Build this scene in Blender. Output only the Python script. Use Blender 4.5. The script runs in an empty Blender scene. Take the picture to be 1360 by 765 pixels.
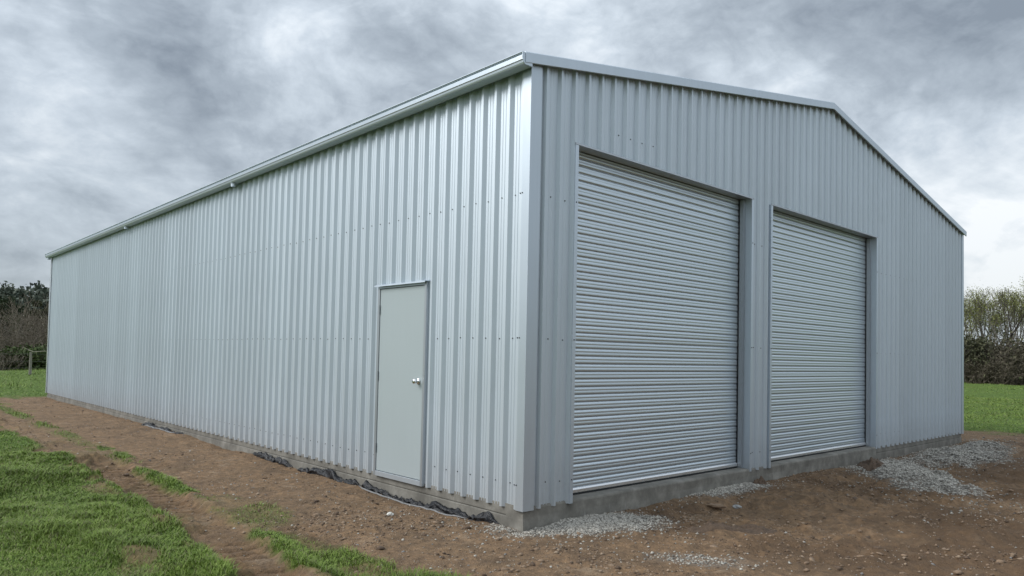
import bpy, math, random
import numpy as np
from mathutils import Vector, Matrix

rng = np.random.default_rng(11)
random.seed(11)
scene = bpy.context.scene
COL = scene.collection
R = math.radians

# ------------------------------------------------------------------ camera
cd = bpy.data.cameras.new("camera")
cam = bpy.data.objects.new("camera", cd)
COL.objects.link(cam)
cd.sensor_fit = 'HORIZONTAL'
cd.sensor_width = 36.0
cd.lens = 25.7009
cd.shift_y = 0.04131
cd.clip_start = 0.1
cd.clip_end = 3000
CAM = Vector((-4.45386, -4.66673, 1.36487))
rot = Matrix(((0.736195486, -0.038713508, -0.675660766),
              (-0.676444314, -0.011173650, -0.736409016),
              (0.020959380, 0.999187877, -0.034413523)))
cam.matrix_world = Matrix.Translation(CAM) @ rot.to_4x4()
scene.camera = cam

# ------------------------------------------------------------------ light
SUN_EL, SUN_AZ = R(36), math.atan2(-0.84, 0.54)      # azimuth from +Y towards +X
sun_dir = Vector((math.sin(SUN_AZ) * math.cos(SUN_EL), math.cos(SUN_AZ) * math.cos(SUN_EL), math.sin(SUN_EL)))
sd = bpy.data.lights.new("sun", 'SUN')
sd.energy = 1.05
sd.angle = R(30)
sd.color = (1.0, 0.985, 0.96)
sun = bpy.data.objects.new("sun", sd)
COL.objects.link(sun)
sun.rotation_euler = sun_dir.to_track_quat('Z', 'Y').to_euler()
sun.location = sun_dir * 50

w = bpy.data.worlds.new("World")
scene.world = w
w.use_nodes = True
nt = w.node_tree
for n in list(nt.nodes):
    nt.nodes.remove(n)


def N(tree, kind, **kw):
    n = tree.nodes.new(kind)
    for k, v in kw.items():
        if k == 'inp':
            for i, val in v.items():
                n.inputs[i].default_value = val
        else:
            setattr(n, k, v)
    return n


def math_node(tree, op, a, b=None, c=None, clamp=False):
    n = tree.nodes.new('ShaderNodeMath')
    n.operation = op
    n.use_clamp = clamp
    for i, v in enumerate((a, b, c)):
        if v is None:
            continue
        if hasattr(v, 'is_linked'):
            tree.links.new(v, n.inputs[i])
        else:
            n.inputs[i].default_value = v
    return n.outputs[0]


def ramp_node(tree, fac, stops, interp='LINEAR'):
    n = tree.nodes.new('ShaderNodeValToRGB')
    cr = n.color_ramp
    cr.interpolation = interp
    while len(cr.elements) < len(stops):
        cr.elements.new(0.5)
    for e, (p, c) in zip(cr.elements, stops):
        e.position = p
        e.color = (c[0], c[1], c[2], 1)
    tree.links.new(fac, n.inputs[0])
    return n.outputs[0]


def mix_color(tree, fac, a, b, mode='MIX'):
    n = tree.nodes.new('ShaderNodeMix')
    n.data_type = 'RGBA'
    n.blend_type = mode
    n.clamp_factor = True
    for sock, v in ((n.inputs[0], fac), (n.inputs[6], a), (n.inputs[7], b)):
        if hasattr(v, 'is_linked'):
            tree.links.new(v, sock)
        elif isinstance(v, (int, float)):
            sock.default_value = v
        else:
            sock.default_value = (v[0], v[1], v[2], 1)
    return n.outputs[2]


# broken overcast: daylight sky seen through a thick cloud layer
sky = N(nt, 'ShaderNodeTexSky', sky_type='NISHITA', sun_disc=False)
sky.sun_elevation = SUN_EL
sky.sun_rotation = SUN_AZ
tc = N(nt, 'ShaderNodeTexCoord')
sep = N(nt, 'ShaderNodeSeparateXYZ')
nt.links.new(tc.outputs['Generated'], sep.inputs[0])
zc = math_node(nt, 'MAXIMUM', sep.outputs[2], 0.0)
den = math_node(nt, 'ADD', zc, 0.32)
px = math_node(nt, 'DIVIDE', sep.outputs[0], den)
py = math_node(nt, 'DIVIDE', sep.outputs[1], den)
comb = N(nt, 'ShaderNodeCombineXYZ')
nt.links.new(px, comb.inputs[0])
nt.links.new(py, comb.inputs[1])


def cloud_noise(scale, detail, rough, dist, off):
    mp = N(nt, 'ShaderNodeMapping')
    mp.inputs['Location'].default_value = off
    nt.links.new(tc.outputs['Generated'], mp.inputs['Vector'])
    mp.inputs['Scale'].default_value = (1.0, 1.0, 1.7)
    n = N(nt, 'ShaderNodeTexNoise', inp={'Scale': scale, 'Detail': detail, 'Roughness': rough, 'Distortion': dist})
    nt.links.new(mp.outputs[0], n.inputs['Vector'])
    return n.outputs['Fac']


n_big = cloud_noise(2.2, 4.0, 0.5, 0.3, (3.1, 1.7, 0.4))
n_mid = cloud_noise(4.4, 12.0, 0.60, 0.8, (0.3, 6.2, 2.0))
n_bil = cloud_noise(8.5, 7.0, 0.52, 0.2, (9.3, 2.2, 5.0))
n_fine = cloud_noise(24.0, 8.0, 0.62, 0.4, (1.3, 4.2, 8.0))
# rounded lumps with dark creases between them
bil = math_node(nt, 'ABSOLUTE', math_node(nt, 'MULTIPLY_ADD', n_bil, 2.0, -1.0))
t = math_node(nt, 'MULTIPLY_ADD', n_big, 0.8, -0.40)
t = math_node(nt, 'ADD', t, math_node(nt, 'MULTIPLY_ADD', n_mid, 1.0, -0.50))
t = math_node(nt, 'ADD', t, math_node(nt, 'MULTIPLY_ADD', bil, 0.50, -0.10))
t = math_node(nt, 'ADD', t, math_node(nt, 'MULTIPLY_ADD', n_fine, 0.40, -0.20))
t = math_node(nt, 'ADD', t, 0.52)
# the main cloud masses: (direction, angular radius, amount)
LOBES = [((0.29, 0.894, 0.342), 0.16, -0.42), ((0.16, 0.90, 0.42), 0.22, -0.22), ((0.17, 0.941, 0.285), 0.10, 0.34),
         ((0.385, 0.85, 0.375), 0.075, 0.48), ((0.50, 0.77, 0.38), 0.12, -0.22), ((0.23, 0.95, 0.20), 0.13, 0.12),
         ((0.925, 0.290, 0.245), 0.24, 0.26), ((0.963, 0.234, 0.130), 0.07, 0.26), ((0.86, 0.27, 0.43), 0.15, -0.36),
         ((0.77, 0.48, 0.42), 0.15, -0.26), ((0.70, 0.62, 0.36), 0.13, 0.26), ((0.09, 0.985, 0.09), 0.22, -0.10),
         ((0.93, 0.2, 0.40), 0.16, -0.30)]
for d, rad, amt in LOBES:
    vd = N(nt, 'ShaderNodeVectorMath', operation='DISTANCE')
    nt.links.new(tc.outputs['Generated'], vd.inputs[0])
    L = math.sqrt(sum(x * x for x in d))
    vd.inputs[1].default_value = tuple(x / L for x in d)
    mr = N(nt, 'ShaderNodeMapRange', interpolation_type='SMOOTHSTEP')
    nt.links.new(vd.outputs['Value'], mr.inputs[0])
    mr.inputs[1].default_value = 0.0
    mr.inputs[2].default_value = rad * 1.7
    mr.inputs[3].default_value = amt
    mr.inputs[4].default_value = 0.0
    t = math_node(nt, 'ADD', t, mr.outputs[0])
t = math_node(nt, 'MULTIPLY_ADD', t, 0.86, 0.10)
cloud_col = ramp_node(nt, t, [(0.0, (1.45, 1.7, 2.0)), (0.3, (2.5, 2.85, 3.22)), (0.52, (3.6, 4.02, 4.45)), (0.75, (5.1, 5.45, 5.75)), (0.9, (6.2, 6.4, 6.55))])
# an overcast sky is brighter towards the zenith
grad = math_node(nt, 'MULTIPLY_ADD', zc, 0.9, 0.78)
vm = N(nt, 'ShaderNodeVectorMath', operation='SCALE')
nt.links.new(cloud_col, vm.inputs[0])
nt.links.new(grad, vm.inputs['Scale'])
final_sky = mix_color(nt, 0.93, sky.outputs[0], vm.outputs[0])
bg = N(nt, 'ShaderNodeBackground', inp={'Strength': 0.072})
out = N(nt, 'ShaderNodeOutputWorld')
nt.links.new(final_sky, bg.inputs[0])
nt.links.new(bg.outputs[0], out.inputs[0])

scene.view_settings.view_transform = 'Standard'
scene.view_settings.look = 'None'
scene.view_settings.exposure = 1.22
scene.view_settings.gamma = 1.0
scene.view_settings.use_curve_mapping = False
scene.cycles.max_bounces = 6
scene.cycles.use_denoising = True

# ------------------------------------------------------------------ materials


def new_mat(name):
    m = bpy.data.materials.new(name)
    m.use_nodes = True
    tr = m.node_tree
    return m, tr, tr.nodes['Principled BSDF']


def noise(tr, scale, detail=4.0, rough=0.55, coord='Object', stretch=None, dist=0.0):
    c = tr.nodes.new('ShaderNodeTexCoord')
    n = N(tr, 'ShaderNodeTexNoise', inp={'Scale': scale, 'Detail': detail, 'Roughness': rough, 'Distortion': dist})
    src = c.outputs[coord]
    if stretch:
        mp = N(tr, 'ShaderNodeMapping')
        mp.inputs['Scale'].default_value = stretch
        tr.links.new(src, mp.inputs[0])
        src = mp.outputs[0]
    tr.links.new(src, n.inputs['Vector'])
    return n.outputs['Fac']


def bump(tr, bsdf, h, strength, dist):
    b = N(tr, 'ShaderNodeBump', inp={'Strength': strength, 'Distance': dist})
    tr.links.new(h, b.inputs['Height'])
    tr.links.new(b.outputs[0], bsdf.inputs['Normal'])
    return b


def metal(name, col, metallic, rough, wav=0.42, streak=0.12, dust=True):
    m, tr, b = new_mat(name)
    b.inputs['Metallic'].default_value = metallic
    s = noise(tr, 3.0, 5, 0.6, stretch=(6, 6, 0.35))
    f = noise(tr, 1.1, 3, 0.5)
    oi = tr.nodes.new('ShaderNodeObjectInfo')
    k = math_node(tr, 'MULTIPLY_ADD', s, streak, 1 - streak / 2)
    k = math_node(tr, 'MULTIPLY', k, math_node(tr, 'MULTIPLY_ADD', oi.outputs['Random'], 0.09, 0.955))
    vs = N(tr, 'ShaderNodeVectorMath', operation='SCALE')
    vs.inputs[0].default_value = col
    tr.links.new(k, vs.inputs['Scale'])
    colout = vs.outputs[0]
    rr = math_node(tr, 'MULTIPLY_ADD', f, 0.16, rough - 0.08)
    if dust:      # splashed soil on the lowest part of the sheeting
        geo = tr.nodes.new('ShaderNodeNewGeometry')
        sp = tr.nodes.new('ShaderNodeSeparateXYZ')
        tr.links.new(geo.outputs['Position'], sp.inputs[0])
        dn = noise(tr, 9.0, 6, 0.65)
        h = N(tr, 'ShaderNodeMapRange', inp={1: 0.0, 2: 0.45, 3: 0.5, 4: 0.0})
        tr.links.new(sp.outputs[2], h.inputs[0])
        df = math_node(tr, 'MULTIPLY', h.outputs[0], dn, clamp=True)
        colout = mix_color(tr, df, colout, (0.30, 0.27, 0.23))
        rr = math_node(tr, 'MULTIPLY_ADD', df, 0.35, rr)
    tr.links.new(colout, b.inputs['Base Color'])
    tr.links.new(rr, b.inputs['Roughness'])
    wv = noise(tr, 1.6, 2, 0.5, stretch=(2.2, 2.2, 0.8))
    bump(tr, b, wv, wav, 0.01)
    return m


M_CLAD = metal('coated_steel', (0.575, 0.638, 0.695), 0.66, 0.50)
M_TRIM = metal('trim_steel', (0.545, 0.610, 0.675), 0.68, 0.42, wav=0.15)
M_ROLL = metal('roller_steel', (0.575, 0.638, 0.69), 0.85, 0.33, wav=0.1, streak=0.08, dust=False)
M_GALV_AND_SHADE = metal('galvanised_and_shade', (0.42, 0.45, 0.48), 0.8, 0.45, wav=0.1, dust=False)  # galvanised parts; also the shaded soffit tone of the roller-door heads
M_ALU = metal('bright_aluminium', (0.78, 0.79, 0.80), 0.9, 0.28, wav=0.05, dust=False)
M_CHROME = metal('chrome', (0.85, 0.86, 0.87), 1.0, 0.12, wav=0.0, dust=False)
M_DOOR = metal('door_paint', (0.42, 0.478, 0.495), 0.15, 0.42, wav=0.12, streak=0.04, dust=False)
M_DARK, _tr, _b = new_mat('dark_rubber_and_gap_shade')
_b.inputs['Base Color'].default_value = (0.015, 0.016, 0.018, 1)
_b.inputs['Roughness'].default_value = 0.7
M_SCREW, _tr, _b = new_mat('screw_head')
_b.inputs['Base Color'].default_value = (0.06, 0.065, 0.075, 1)
_b.inputs['Roughness'].default_value = 0.5
_b.inputs['Metallic'].default_value = 0.4

# concrete
M_CONC, tr, b = new_mat('concrete')
n1 = noise(tr, 3.6, 9, 0.68)
n2 = noise(tr, 38, 4, 0.6)
n3 = noise(tr, 7.0, 8, 0.72, stretch=(1, 1, 0.3))
c = ramp_node(tr, n1, [(0.34, (0.125, 0.118, 0.102)), (0.52, (0.22, 0.208, 0.182)), (0.66, (0.32, 0.305, 0.27))])
c = mix_color(tr, math_node(tr, 'MULTIPLY', n2, 0.5), c, (0.12, 0.115, 0.10))
st = ramp_node(tr, n3, [(0.60, (0, 0, 0)), (0.75, (1, 1, 1))])
c = mix_color(tr, math_node(tr, 'MULTIPLY', st, 0.6), c, (0.40, 0.39, 0.37))
tr.links.new(c, b.inputs['Base Color'])
b.inputs['Roughness'].default_value = 0.88
bump(tr, b, math_node(tr, 'ADD', n1, math_node(tr, 'MULTIPLY', n2, 0.5)), 0.5, 0.006)

# ------------------------------------------------------------------ mesh helpers


def mesh_np(name, verts, faces_flat, counts, mats=(), smooth=False):
    me = bpy.data.meshes.new(name)
    verts = np.asarray(verts, dtype=np.float32).reshape(-1, 3)
    faces_flat = np.asarray(faces_flat, dtype=np.int32).ravel()
    counts = np.asarray(counts, dtype=np.int32)
    me.vertices.add(len(verts))
    me.vertices.foreach_set('co', verts.ravel())
    me.loops.add(len(faces_flat))
    me.loops.foreach_set('vertex_index', faces_flat)
    me.polygons.add(len(counts))
    starts = np.concatenate([[0], np.cumsum(counts)[:-1]]).astype(np.int32)
    me.polygons.foreach_set('loop_start', starts)
    me.polygons.foreach_set('loop_total', counts)
    if smooth:
        me.polygons.foreach_set('use_smooth', np.ones(len(counts), dtype=bool))
    for m in mats:
        me.materials.append(m)
    me.update(calc_edges=True)
    return me


def link(name, me, parent=None, **props):
    o = bpy.data.objects.new(name, me)
    COL.objects.link(o)
    if parent:
        o.parent = parent
    for k, v in props.items():
        o[k] = v
    return o


class MB:
    """collects simple shapes into one mesh"""

    def __init__(self):
        self.v, self.f = [], []

    def add(self, vs, fs):
        o = len(self.v)
        self.v += [tuple(p) for p in vs]
        self.f += [tuple(i + o for i in f) for f in fs]
        return self

    def box(self, x0, x1, y0, y1, z0, z1):
        return self.add([(x0, y0, z0), (x1, y0, z0), (x1, y1, z0), (x0, y1, z0), (x0, y0, z1), (x1, y0, z1), (x1, y1, z1), (x0, y1, z1)],
                        [(0, 3, 2, 1), (4, 5, 6, 7), (0, 1, 5, 4), (1, 2, 6, 5), (2, 3, 7, 6), (3, 0, 4, 7)])

    def extrude(self, prof, axis, a, b, closed=True, caps=True):
        """prof: 2-D points in the two axes other than `axis`, in order"""
        def P(p, t):
            q = list(p)
            q.insert(axis, t)
            return q
        n = len(prof)
        vs = [P(p, a) for p in prof] + [P(p, b) for p in prof]
        fs = [(i, (i + 1) % n, n + (i + 1) % n, n + i) for i in range(n if closed else n - 1)]
        if caps and closed:
            fs += [tuple(range(n))[::-1], tuple(range(n, 2 * n))]
        return self.add(vs, fs)

    def tube(self, p0, p1, r0, r1=None, n=8, caps=True):
        r1 = r0 if r1 is None else r1
        p0, p1 = Vector(p0), Vector(p1)
        d = (p1 - p0).normalized()
        u = d.orthogonal().normalized()
        v = d.cross(u)
        vs = []
        for p, r in ((p0, r0), (p1, r1)):
            for i in range(n):
                a = 2 * math.pi * i / n
                vs.append(p + (u * math.cos(a) + v * math.sin(a)) * r)
        fs = [(i, (i + 1) % n, n + (i + 1) % n, n + i) for i in range(n)]
        if caps:
            fs += [tuple(range(n))[::-1], tuple(range(n, 2 * n))]
        return self.add(vs, fs)

    def lathe(self, prof, origin, axis, n=20):
        """prof: (radius, distance along axis)"""
        o, d = Vector(origin), Vector(axis).normalized()
        u = d.orthogonal().normalized()
        v = d.cross(u)
        vs, fs = [], []
        for r, h in prof:
            for i in range(n):
                a = 2 * math.pi * i / n
                vs.append(o + d * h + (u * math.cos(a) + v * math.sin(a)) * r)
        for j in range(len(prof) - 1):
            for i in range(n):
                fs.append((j * n + i, j * n + (i + 1) % n, (j + 1) * n + (i + 1) % n, (j + 1) * n + i))
        return self.add(vs, fs)

    def mesh(self, name, mat, smooth=False, bevel=None):
        me = bpy.data.meshes.new(name)
        me.from_pydata(self.v, [], self.f)
        me.materials.append(mat)
        me.update()
        if smooth:
            me.polygons.foreach_set('use_smooth', np.ones(len(me.polygons), dtype=bool))
        return me

    def build(self, name, mat, parent=None, smooth=False, bevel=None, **props):
        o = link(name, self.mesh(name, mat, smooth), parent, **props)
        if bevel:
            md = o.modifiers.new('bevel', 'BEVEL')
            md.width = bevel
            md.segments = 2
            md.limit_method = 'ANGLE'
        return o


def empty(name, loc, **props):
    o = bpy.data.objects.new(name, None)
    COL.objects.link(o)
    o.location = loc
    for k, v in props.items():
        o[k] = v
    return o


# ------------------------------------------------------------------ noise on arrays
_perm = rng.random((64, 64, 8)).astype(np.float64)


def vnoise(x, y, k=0):
    xi, yi = np.floor(x).astype(int), np.floor(y).astype(int)
    fx, fy = x - xi, y - yi
    fx = fx * fx * (3 - 2 * fx)
    fy = fy * fy * (3 - 2 * fy)
    T = _perm[:, :, k % 8]
    a, bb = T[xi % 64, yi % 64], T[(xi + 1) % 64, yi % 64]
    c_, d = T[xi % 64, (yi + 1) % 64], T[(xi + 1) % 64, (yi + 1) % 64]
    return (a * (1 - fx) + bb * fx) * (1 - fy) + (c_ * (1 - fx) + d * fx) * fy - 0.5


def fbm(x, y, octaves=4, k=0, gain=0.5):
    s, a = 0.0, 1.0
    for i in range(octaves):
        s = s + a * vnoise(x * 2 ** i + 17.3 * i, y * 2 ** i + 5.7 * i, k + i)
        a *= gain
    return s


def sstep(a, b, x):
    t_ = np.clip((x - a) / (b - a), 0, 1)
    return t_ * t_ * (3 - 2 * t_)


# ------------------------------------------------------------------ the shed: sizes in metres
W, LEN = 12.12, 20.23          # gable width (x), side length (y)
EAVE, RIDGE = 3.965, 5.065     # underside of the barge at corner and ridge
XR = W / 2
DOOR_T = 3.38
OPEN = [(0.6415, 3.8397), (4.367, 7.733)]
PD0, PD1, PDH = 1.507, 2.433, 2.105
PAN, CREST = 0.037, 0.003      # depth of pans and crests behind the flashing plane


def slope(x):
    return EAVE + (RIDGE - EAVE) * (1 - abs(x - XR) / XR)


shed = empty('farm_shed', (0, 0, 0), category='shed',
             label='large silver ribbed steel farm shed with two roller doors on a concrete slab')


def profile(a, b_, phase, pitch, crest_w, flank):
    """outline points (t, depth) of ribbed sheeting between a and b_"""
    pts = []
    k0 = int(math.floor((a - phase) / pitch)) - 1
    k1 = int(math.ceil((b_ - phase) / pitch)) + 1
    raw = []
    for k in range(k0, k1 + 1):
        c_ = phase + k * pitch
        h = crest_w / 2
        raw += [(c_ - h - flank, PAN), (c_ - h, CREST), (c_ + h, CREST), (c_ + h + flank, PAN)]
        for s in (0.076, 0.114):
            raw += [(c_ + s - 0.007, PAN), (c_ + s - 0.003, PAN - 0.0035), (c_ + s + 0.003, PAN - 0.0035), (c_ + s + 0.007, PAN)]
    raw.sort()
    ts = [p[0] for p in raw]
    ds = [p[1] for p in raw]
    pts = [(a, float(np.interp(a, ts, ds)))] + [p for p in raw if a + 1e-4 < p[0] < b_ - 1e-4] + [(b_, float(np.interp(b_, ts, ds)))]
    return pts


def clad(a, b_, phase, pitch, crest_w, flank, along, top, holes=()):
    """one sheet; along='x' for gable (y is depth) or 'y' for the side (x is depth)"""
    mb = MB()
    cuts = [a, b_]
    for h0, h1, hz in holes:
        cuts += [q for q in (h0, h1) if a < q < b_]
    if along == 'x' and a < XR < b_:
        cuts.append(XR)
    cuts = sorted(set(cuts))
    for s0, s1 in zip(cuts[:-1], cuts[1:]):
        mid = (s0 + s1) / 2
        z0 = 0.0
        for h0, h1, hz in holes:
            if h0 <= mid <= h1:
                z0 = hz
        pr = profile(s0, s1, phase, pitch, crest_w, flank)
        vs, fs = [], []
        for t_, d in pr:
            for z in (z0, top(t_)):
                vs.append((t_, d, z) if along == 'x' else (d, t_, z))
        for i in range(len(pr) - 1):
            q = (2 * i, 2 * i + 2, 2 * i + 3, 2 * i + 1)
            fs.append(q if along == 'x' else q[::-1])
        mb.add(vs, fs)
    return mb


# side wall sheets
SP, SPH = 0.1897, 0.1075
pitch4 = SP * 4
full_mesh = None
edges = [0.03] + [SPH + SP * (4 * k) + 0.0125 for k in range(1, 27)] + [LEN - 0.03]
for i, (a, b_) in enumerate(zip(edges[:-1], edges[1:])):
    if b_ - a < 0.02:
        continue
    regular = 0 < i < len(edges) - 2 and (b_ < PD0 - 0.0 or a > PD1)
    if regular:
        if full_mesh is None:
            base = edges[5]
            full_mesh = clad(base + 0.0015, base + pitch4, SPH, SP, 0.029, 0.031, 'y', lambda t_: EAVE + 0.03).mesh('wall_sheet', M_CLAD)
        o = link('wall_sheet', full_mesh, shed)
        o.location.y = a - base
    else:
        clad(a + 0.0015, b_, SPH, SP, 0.029, 0.031, 'y', lambda t_: EAVE + 0.03, [(PD0 + 0.004, PD1 - 0.004, PDH)]).build('wall_sheet', M_CLAD, shed)

# gable sheets
GP, GPH = 0.1925, 0.213
edges = [0.03] + [GPH + GP * (4 * k) + 0.0125 for k in range(1, 16)] + [W - 0.03]
holes = [(o0 - 0.012, o1 + 0.012, DOOR_T + 0.004) for o0, o1 in OPEN]
for a, b_ in zip(edges[:-1], edges[1:]):
    if b_ - a < 0.02:
        continue
    clad(a + 0.0015, b_, GPH, GP, 0.024, 0.018, 'x', lambda t_: slope(t_) + 0.03, holes).build('gable_sheet', M_CLAD, shed)

# far side and rear walls close the shed
mb = MB()
pr = profile(0.0, LEN, SPH, SP, 0.029, 0.031)
mb.extrude([(W - d, t_) for t_, d in pr], 2, 0, EAVE + 0.03, closed=False)
mb.build('far_side_wall', M_CLAD, shed)
mb = MB()
pr = profile(0.0, W, GPH, GP, 0.024, 0.018)
vs, fs = [], []
for t_, d in pr:
    vs += [(t_, LEN - d, 0), (t_, LEN - d, slope(t_) + 0.03)]
for i in range(len(pr) - 1):
    fs.append((2 * i, 2 * i + 1, 2 * i + 3, 2 * i + 2))
mb.add(vs, fs).build('rear_wall', M_CLAD, shed)

# roof: one sheet per 762 mm run on each slope
RZ = 0.036
roof_mesh = []
for side in (-1, 1):
    xe = -0.07 if side < 0 else W + 0.07
    ze = slope(0) + RZ - 0.07 * (RIDGE - EAVE) / XR
    zr = RIDGE + RZ
    mbr = MB()
    pts = []
    for k in range(4):
        o_ = k * 0.1905
        pts += [(o_, 0), (o_ + 0.12, 0), (o_ + 0.14, 0.029), (o_ + 0.168, 0.029), (o_ + 0.1885, 0)]
    vs, fs = [], []
    for t_, d in pts:
        vs += [(xe, t_, ze + d), (XR, t_, zr + d)]
    for i in range(len(pts) - 1):
        q = (2 * i, 2 * i + 1, 2 * i + 3, 2 * i + 2)
        fs.append(q if side > 0 else q[::-1])
    mbr.add(vs, fs)
    roof_mesh.append(mbr.mesh('roof_sheet', M_CLAD))
for me in roof_mesh:
    for k in range(27):
        o = link('roof_sheet', me, shed)
        o.location.y = -0.03 + 0.762 * k * (LEN + 0.0) / (0.762 * 26.6)
mb = MB()
for s in (-1, 1):
    mb.add([(XR, 0.2, RIDGE + 0.092), (XR, LEN, RIDGE + 0.092), (XR + s * 0.2, LEN, RIDGE + 0.056), (XR + s * 0.2, 0.2, RIDGE + 0.056)], [(0, 1, 2, 3) if s < 0 else (3, 2, 1, 0)])
mb.build('ridge_cap', M_TRIM, shed)

# corner flashings (folded angles with a little hem)


def angle_flashing(cx, cy, sx, sy, la, lb, z0, z1):
    mb = MB()
    th = 0.0016
    prof = [(0, 0), (sx * la, 0), (sx * la, sy * 0.012), (sx * (la - th), sy * 0.012), (sx * (la - th), sy * th), (sx * th, sy * th),
            (sx * th, sy * (lb - th)), (sx * 0.012, sy * (lb - th)), (sx * 0.012, sy * lb), (0, sy * lb)]
    prof = [(cx + p[0], cy + p[1]) for p in prof]
    mb.extrude(prof, 2, z0, z1)
    return mb


angle_flashing(0, 0, 1, 1, 0.135, 0.098, -0.004, EAVE + 0.01).build('corner_flashing', M_TRIM, shed)
angle_flashing(W, 0, -1, 1, 0.115, 0.10, -0.004, EAVE + 0.01).build('corner_flashing', M_TRIM, shed)
angle_flashing(-0.012, LEN, 1, -1, 0.115, 0.10, -0.004, EAVE + 0.01).build('corner_flashing', M_ALU, shed)

# barge flashing, one length on each slope
for s in (0, 1):
    mb = MB()
    if s == 0:
        P0, P1 = (-0.117, 4.037 - 0.095), (XR, RIDGE - 0.022)
    else:
        P0, P1 = (W + 0.02, slope(W) - 0.005 + 0.012 - 0.02), (XR, RIDGE - 0.022)
    prof = [(-0.030, 0.0), (-0.044, 0.0), (-0.046, 0.003), (-0.046, 0.090), (-0.040, 0.098), (-0.028, 0.101), (0.16, 0.085), (0.16, 0.083), (-0.028, 0.098), (-0.038, 0.093), (-0.0435, 0.088), (-0.0435, 0.0035), (-0.030, 0.003)]
    n = len(prof)
    vs = [(P0[0], p[0], P0[1] + p[1]) for p in prof] + [(P1[0] + (0.0 if s == 0 else 0.001), p[0] - (0.0015 if s == 0 else 0), P1[1] + p[1] + (0.001 if s == 0 else 0)) for p in prof]
    fs = [(i, (i + 1) % n, n + (i + 1) % n, n + i) for i in range(n)] + [tuple(range(n))[::-1], tuple(range(n, 2 * n))]
    if s == 1:
        fs = [f[::-1] for f in fs]
    mb.add(vs, fs).build('barge_flashing', M_TRIM, shed)

# gutter (quad profile) with outlets and end cap
gz = 3.928
gp = [(-0.030, gz + 0.054), (-0.030, gz), (-0.118, gz), (-0.128, gz + 0.004), (-0.134, gz + 0.016), (-0.138, gz + 0.034), (-0.146, gz + 0.040), (-0.148, gz + 0.078), (-0.137, gz + 0.083), (-0.137, gz + 0.092),
      (-0.152, gz + 0.094), (-0.157, gz + 0.099), (-0.154, gz + 0.105), (-0.146, gz + 0.106), (-0.133, gz + 0.098), (-0.133, gz + 0.080), (-0.143, gz + 0.074), (-0.141, gz + 0.044), (-0.132, gz + 0.036), (-0.126, gz + 0.012), (-0.116, gz + 0.006), (-0.034, gz + 0.006), (-0.034, gz + 0.054)]
gutter = MB().extrude(gp, 1, -0.038, LEN + 0.03).build('gutter', M_TRIM, shed)
MB().box(-0.0285, -0.0255, 0.002, LEN - 0.002, 3.945, 4.034).build('eave_light_block', M_TRIM, shed)  # added unseen strip; blocks stray light spots on the wall top
cap_prof = [(-0.030, gz + 0.080), (-0.030, gz - 0.002), (-0.121, gz - 0.002), (-0.140, gz + 0.016), (-0.154, gz + 0.064), (-0.154, gz + 0.100), (-0.140, gz + 0.104)]
for y in (-0.042, LEN + 0.030):
    MB().extrude(cap_prof, 1, y, y + 0.004).build('end_cap', M_TRIM, gutter)
for y in (6.52, 12.28, LEN - 0.12):
    o = MB().lathe([(0.0, 0.0), (0.052, 0.0), (0.052, 0.006), (0.044, 0.007), (0.044, 0.055), (0.041, 0.055), (0.041, 0.010)], (-0.078, y, gz - 0.0005), (0, 0, -1), 18).build('outlet', M_TRIM, gutter, smooth=False)

# screws: three rows through the pans on both visible walls, joined (a pixel or two each)
mb = MB()


def screw(p, n):
    d = Vector(n)
    mb.lathe([(0.0070, 0.0), (0.0070, 0.0015), (0.005, 0.002), (0.005, 0.006), (0.0, 0.006)], p, d, 6)


for z in (0.218, 1.524, 2.827):
    k = 0
    while True:
        y = 0.2105 + SP * k
        k += 1
        if y > LEN - 0.1:
            break
        if PD0 - 0.03 < y < PD1 + 0.03 and z < PDH:
            continue
        screw((PAN - 0.0005, y + random.uniform(-.008, .008), z + random.uniform(-.006, .006)), (-1, 0, 0))
    screw((0, 0.088, z), (-1, 0, 0))
    screw((0, 0.118, z), (0, -1, 0))
    for k in range(62):
        x = GPH + 0.095 + GP * k
        if x > W - 0.12 or any(o0 - 0.05 < x < o1 + 0.05 for o0, o1 in OPEN):
            continue
        screw((x + random.uniform(-.008, .008), PAN - 0.0005, z + random.uniform(-.006, .006)), (0, -1, 0))
    for o0, o1 in OPEN:
        screw((o0 - 0.022, -0.002, z), (0, -1, 0))
        screw((o1 + 0.022, -0.002, z), (0, -1, 0))
for k in range(5, 9):
    x = GPH + 0.095 + GP * k
    if x < W - 0.12:
        z = 3.62
        screw((x, PAN - 0.0005, z + random.uniform(-.006, .006)), (0, -1, 0))
mb.build('screws', M_SCREW, shed, kind='stuff')

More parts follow.
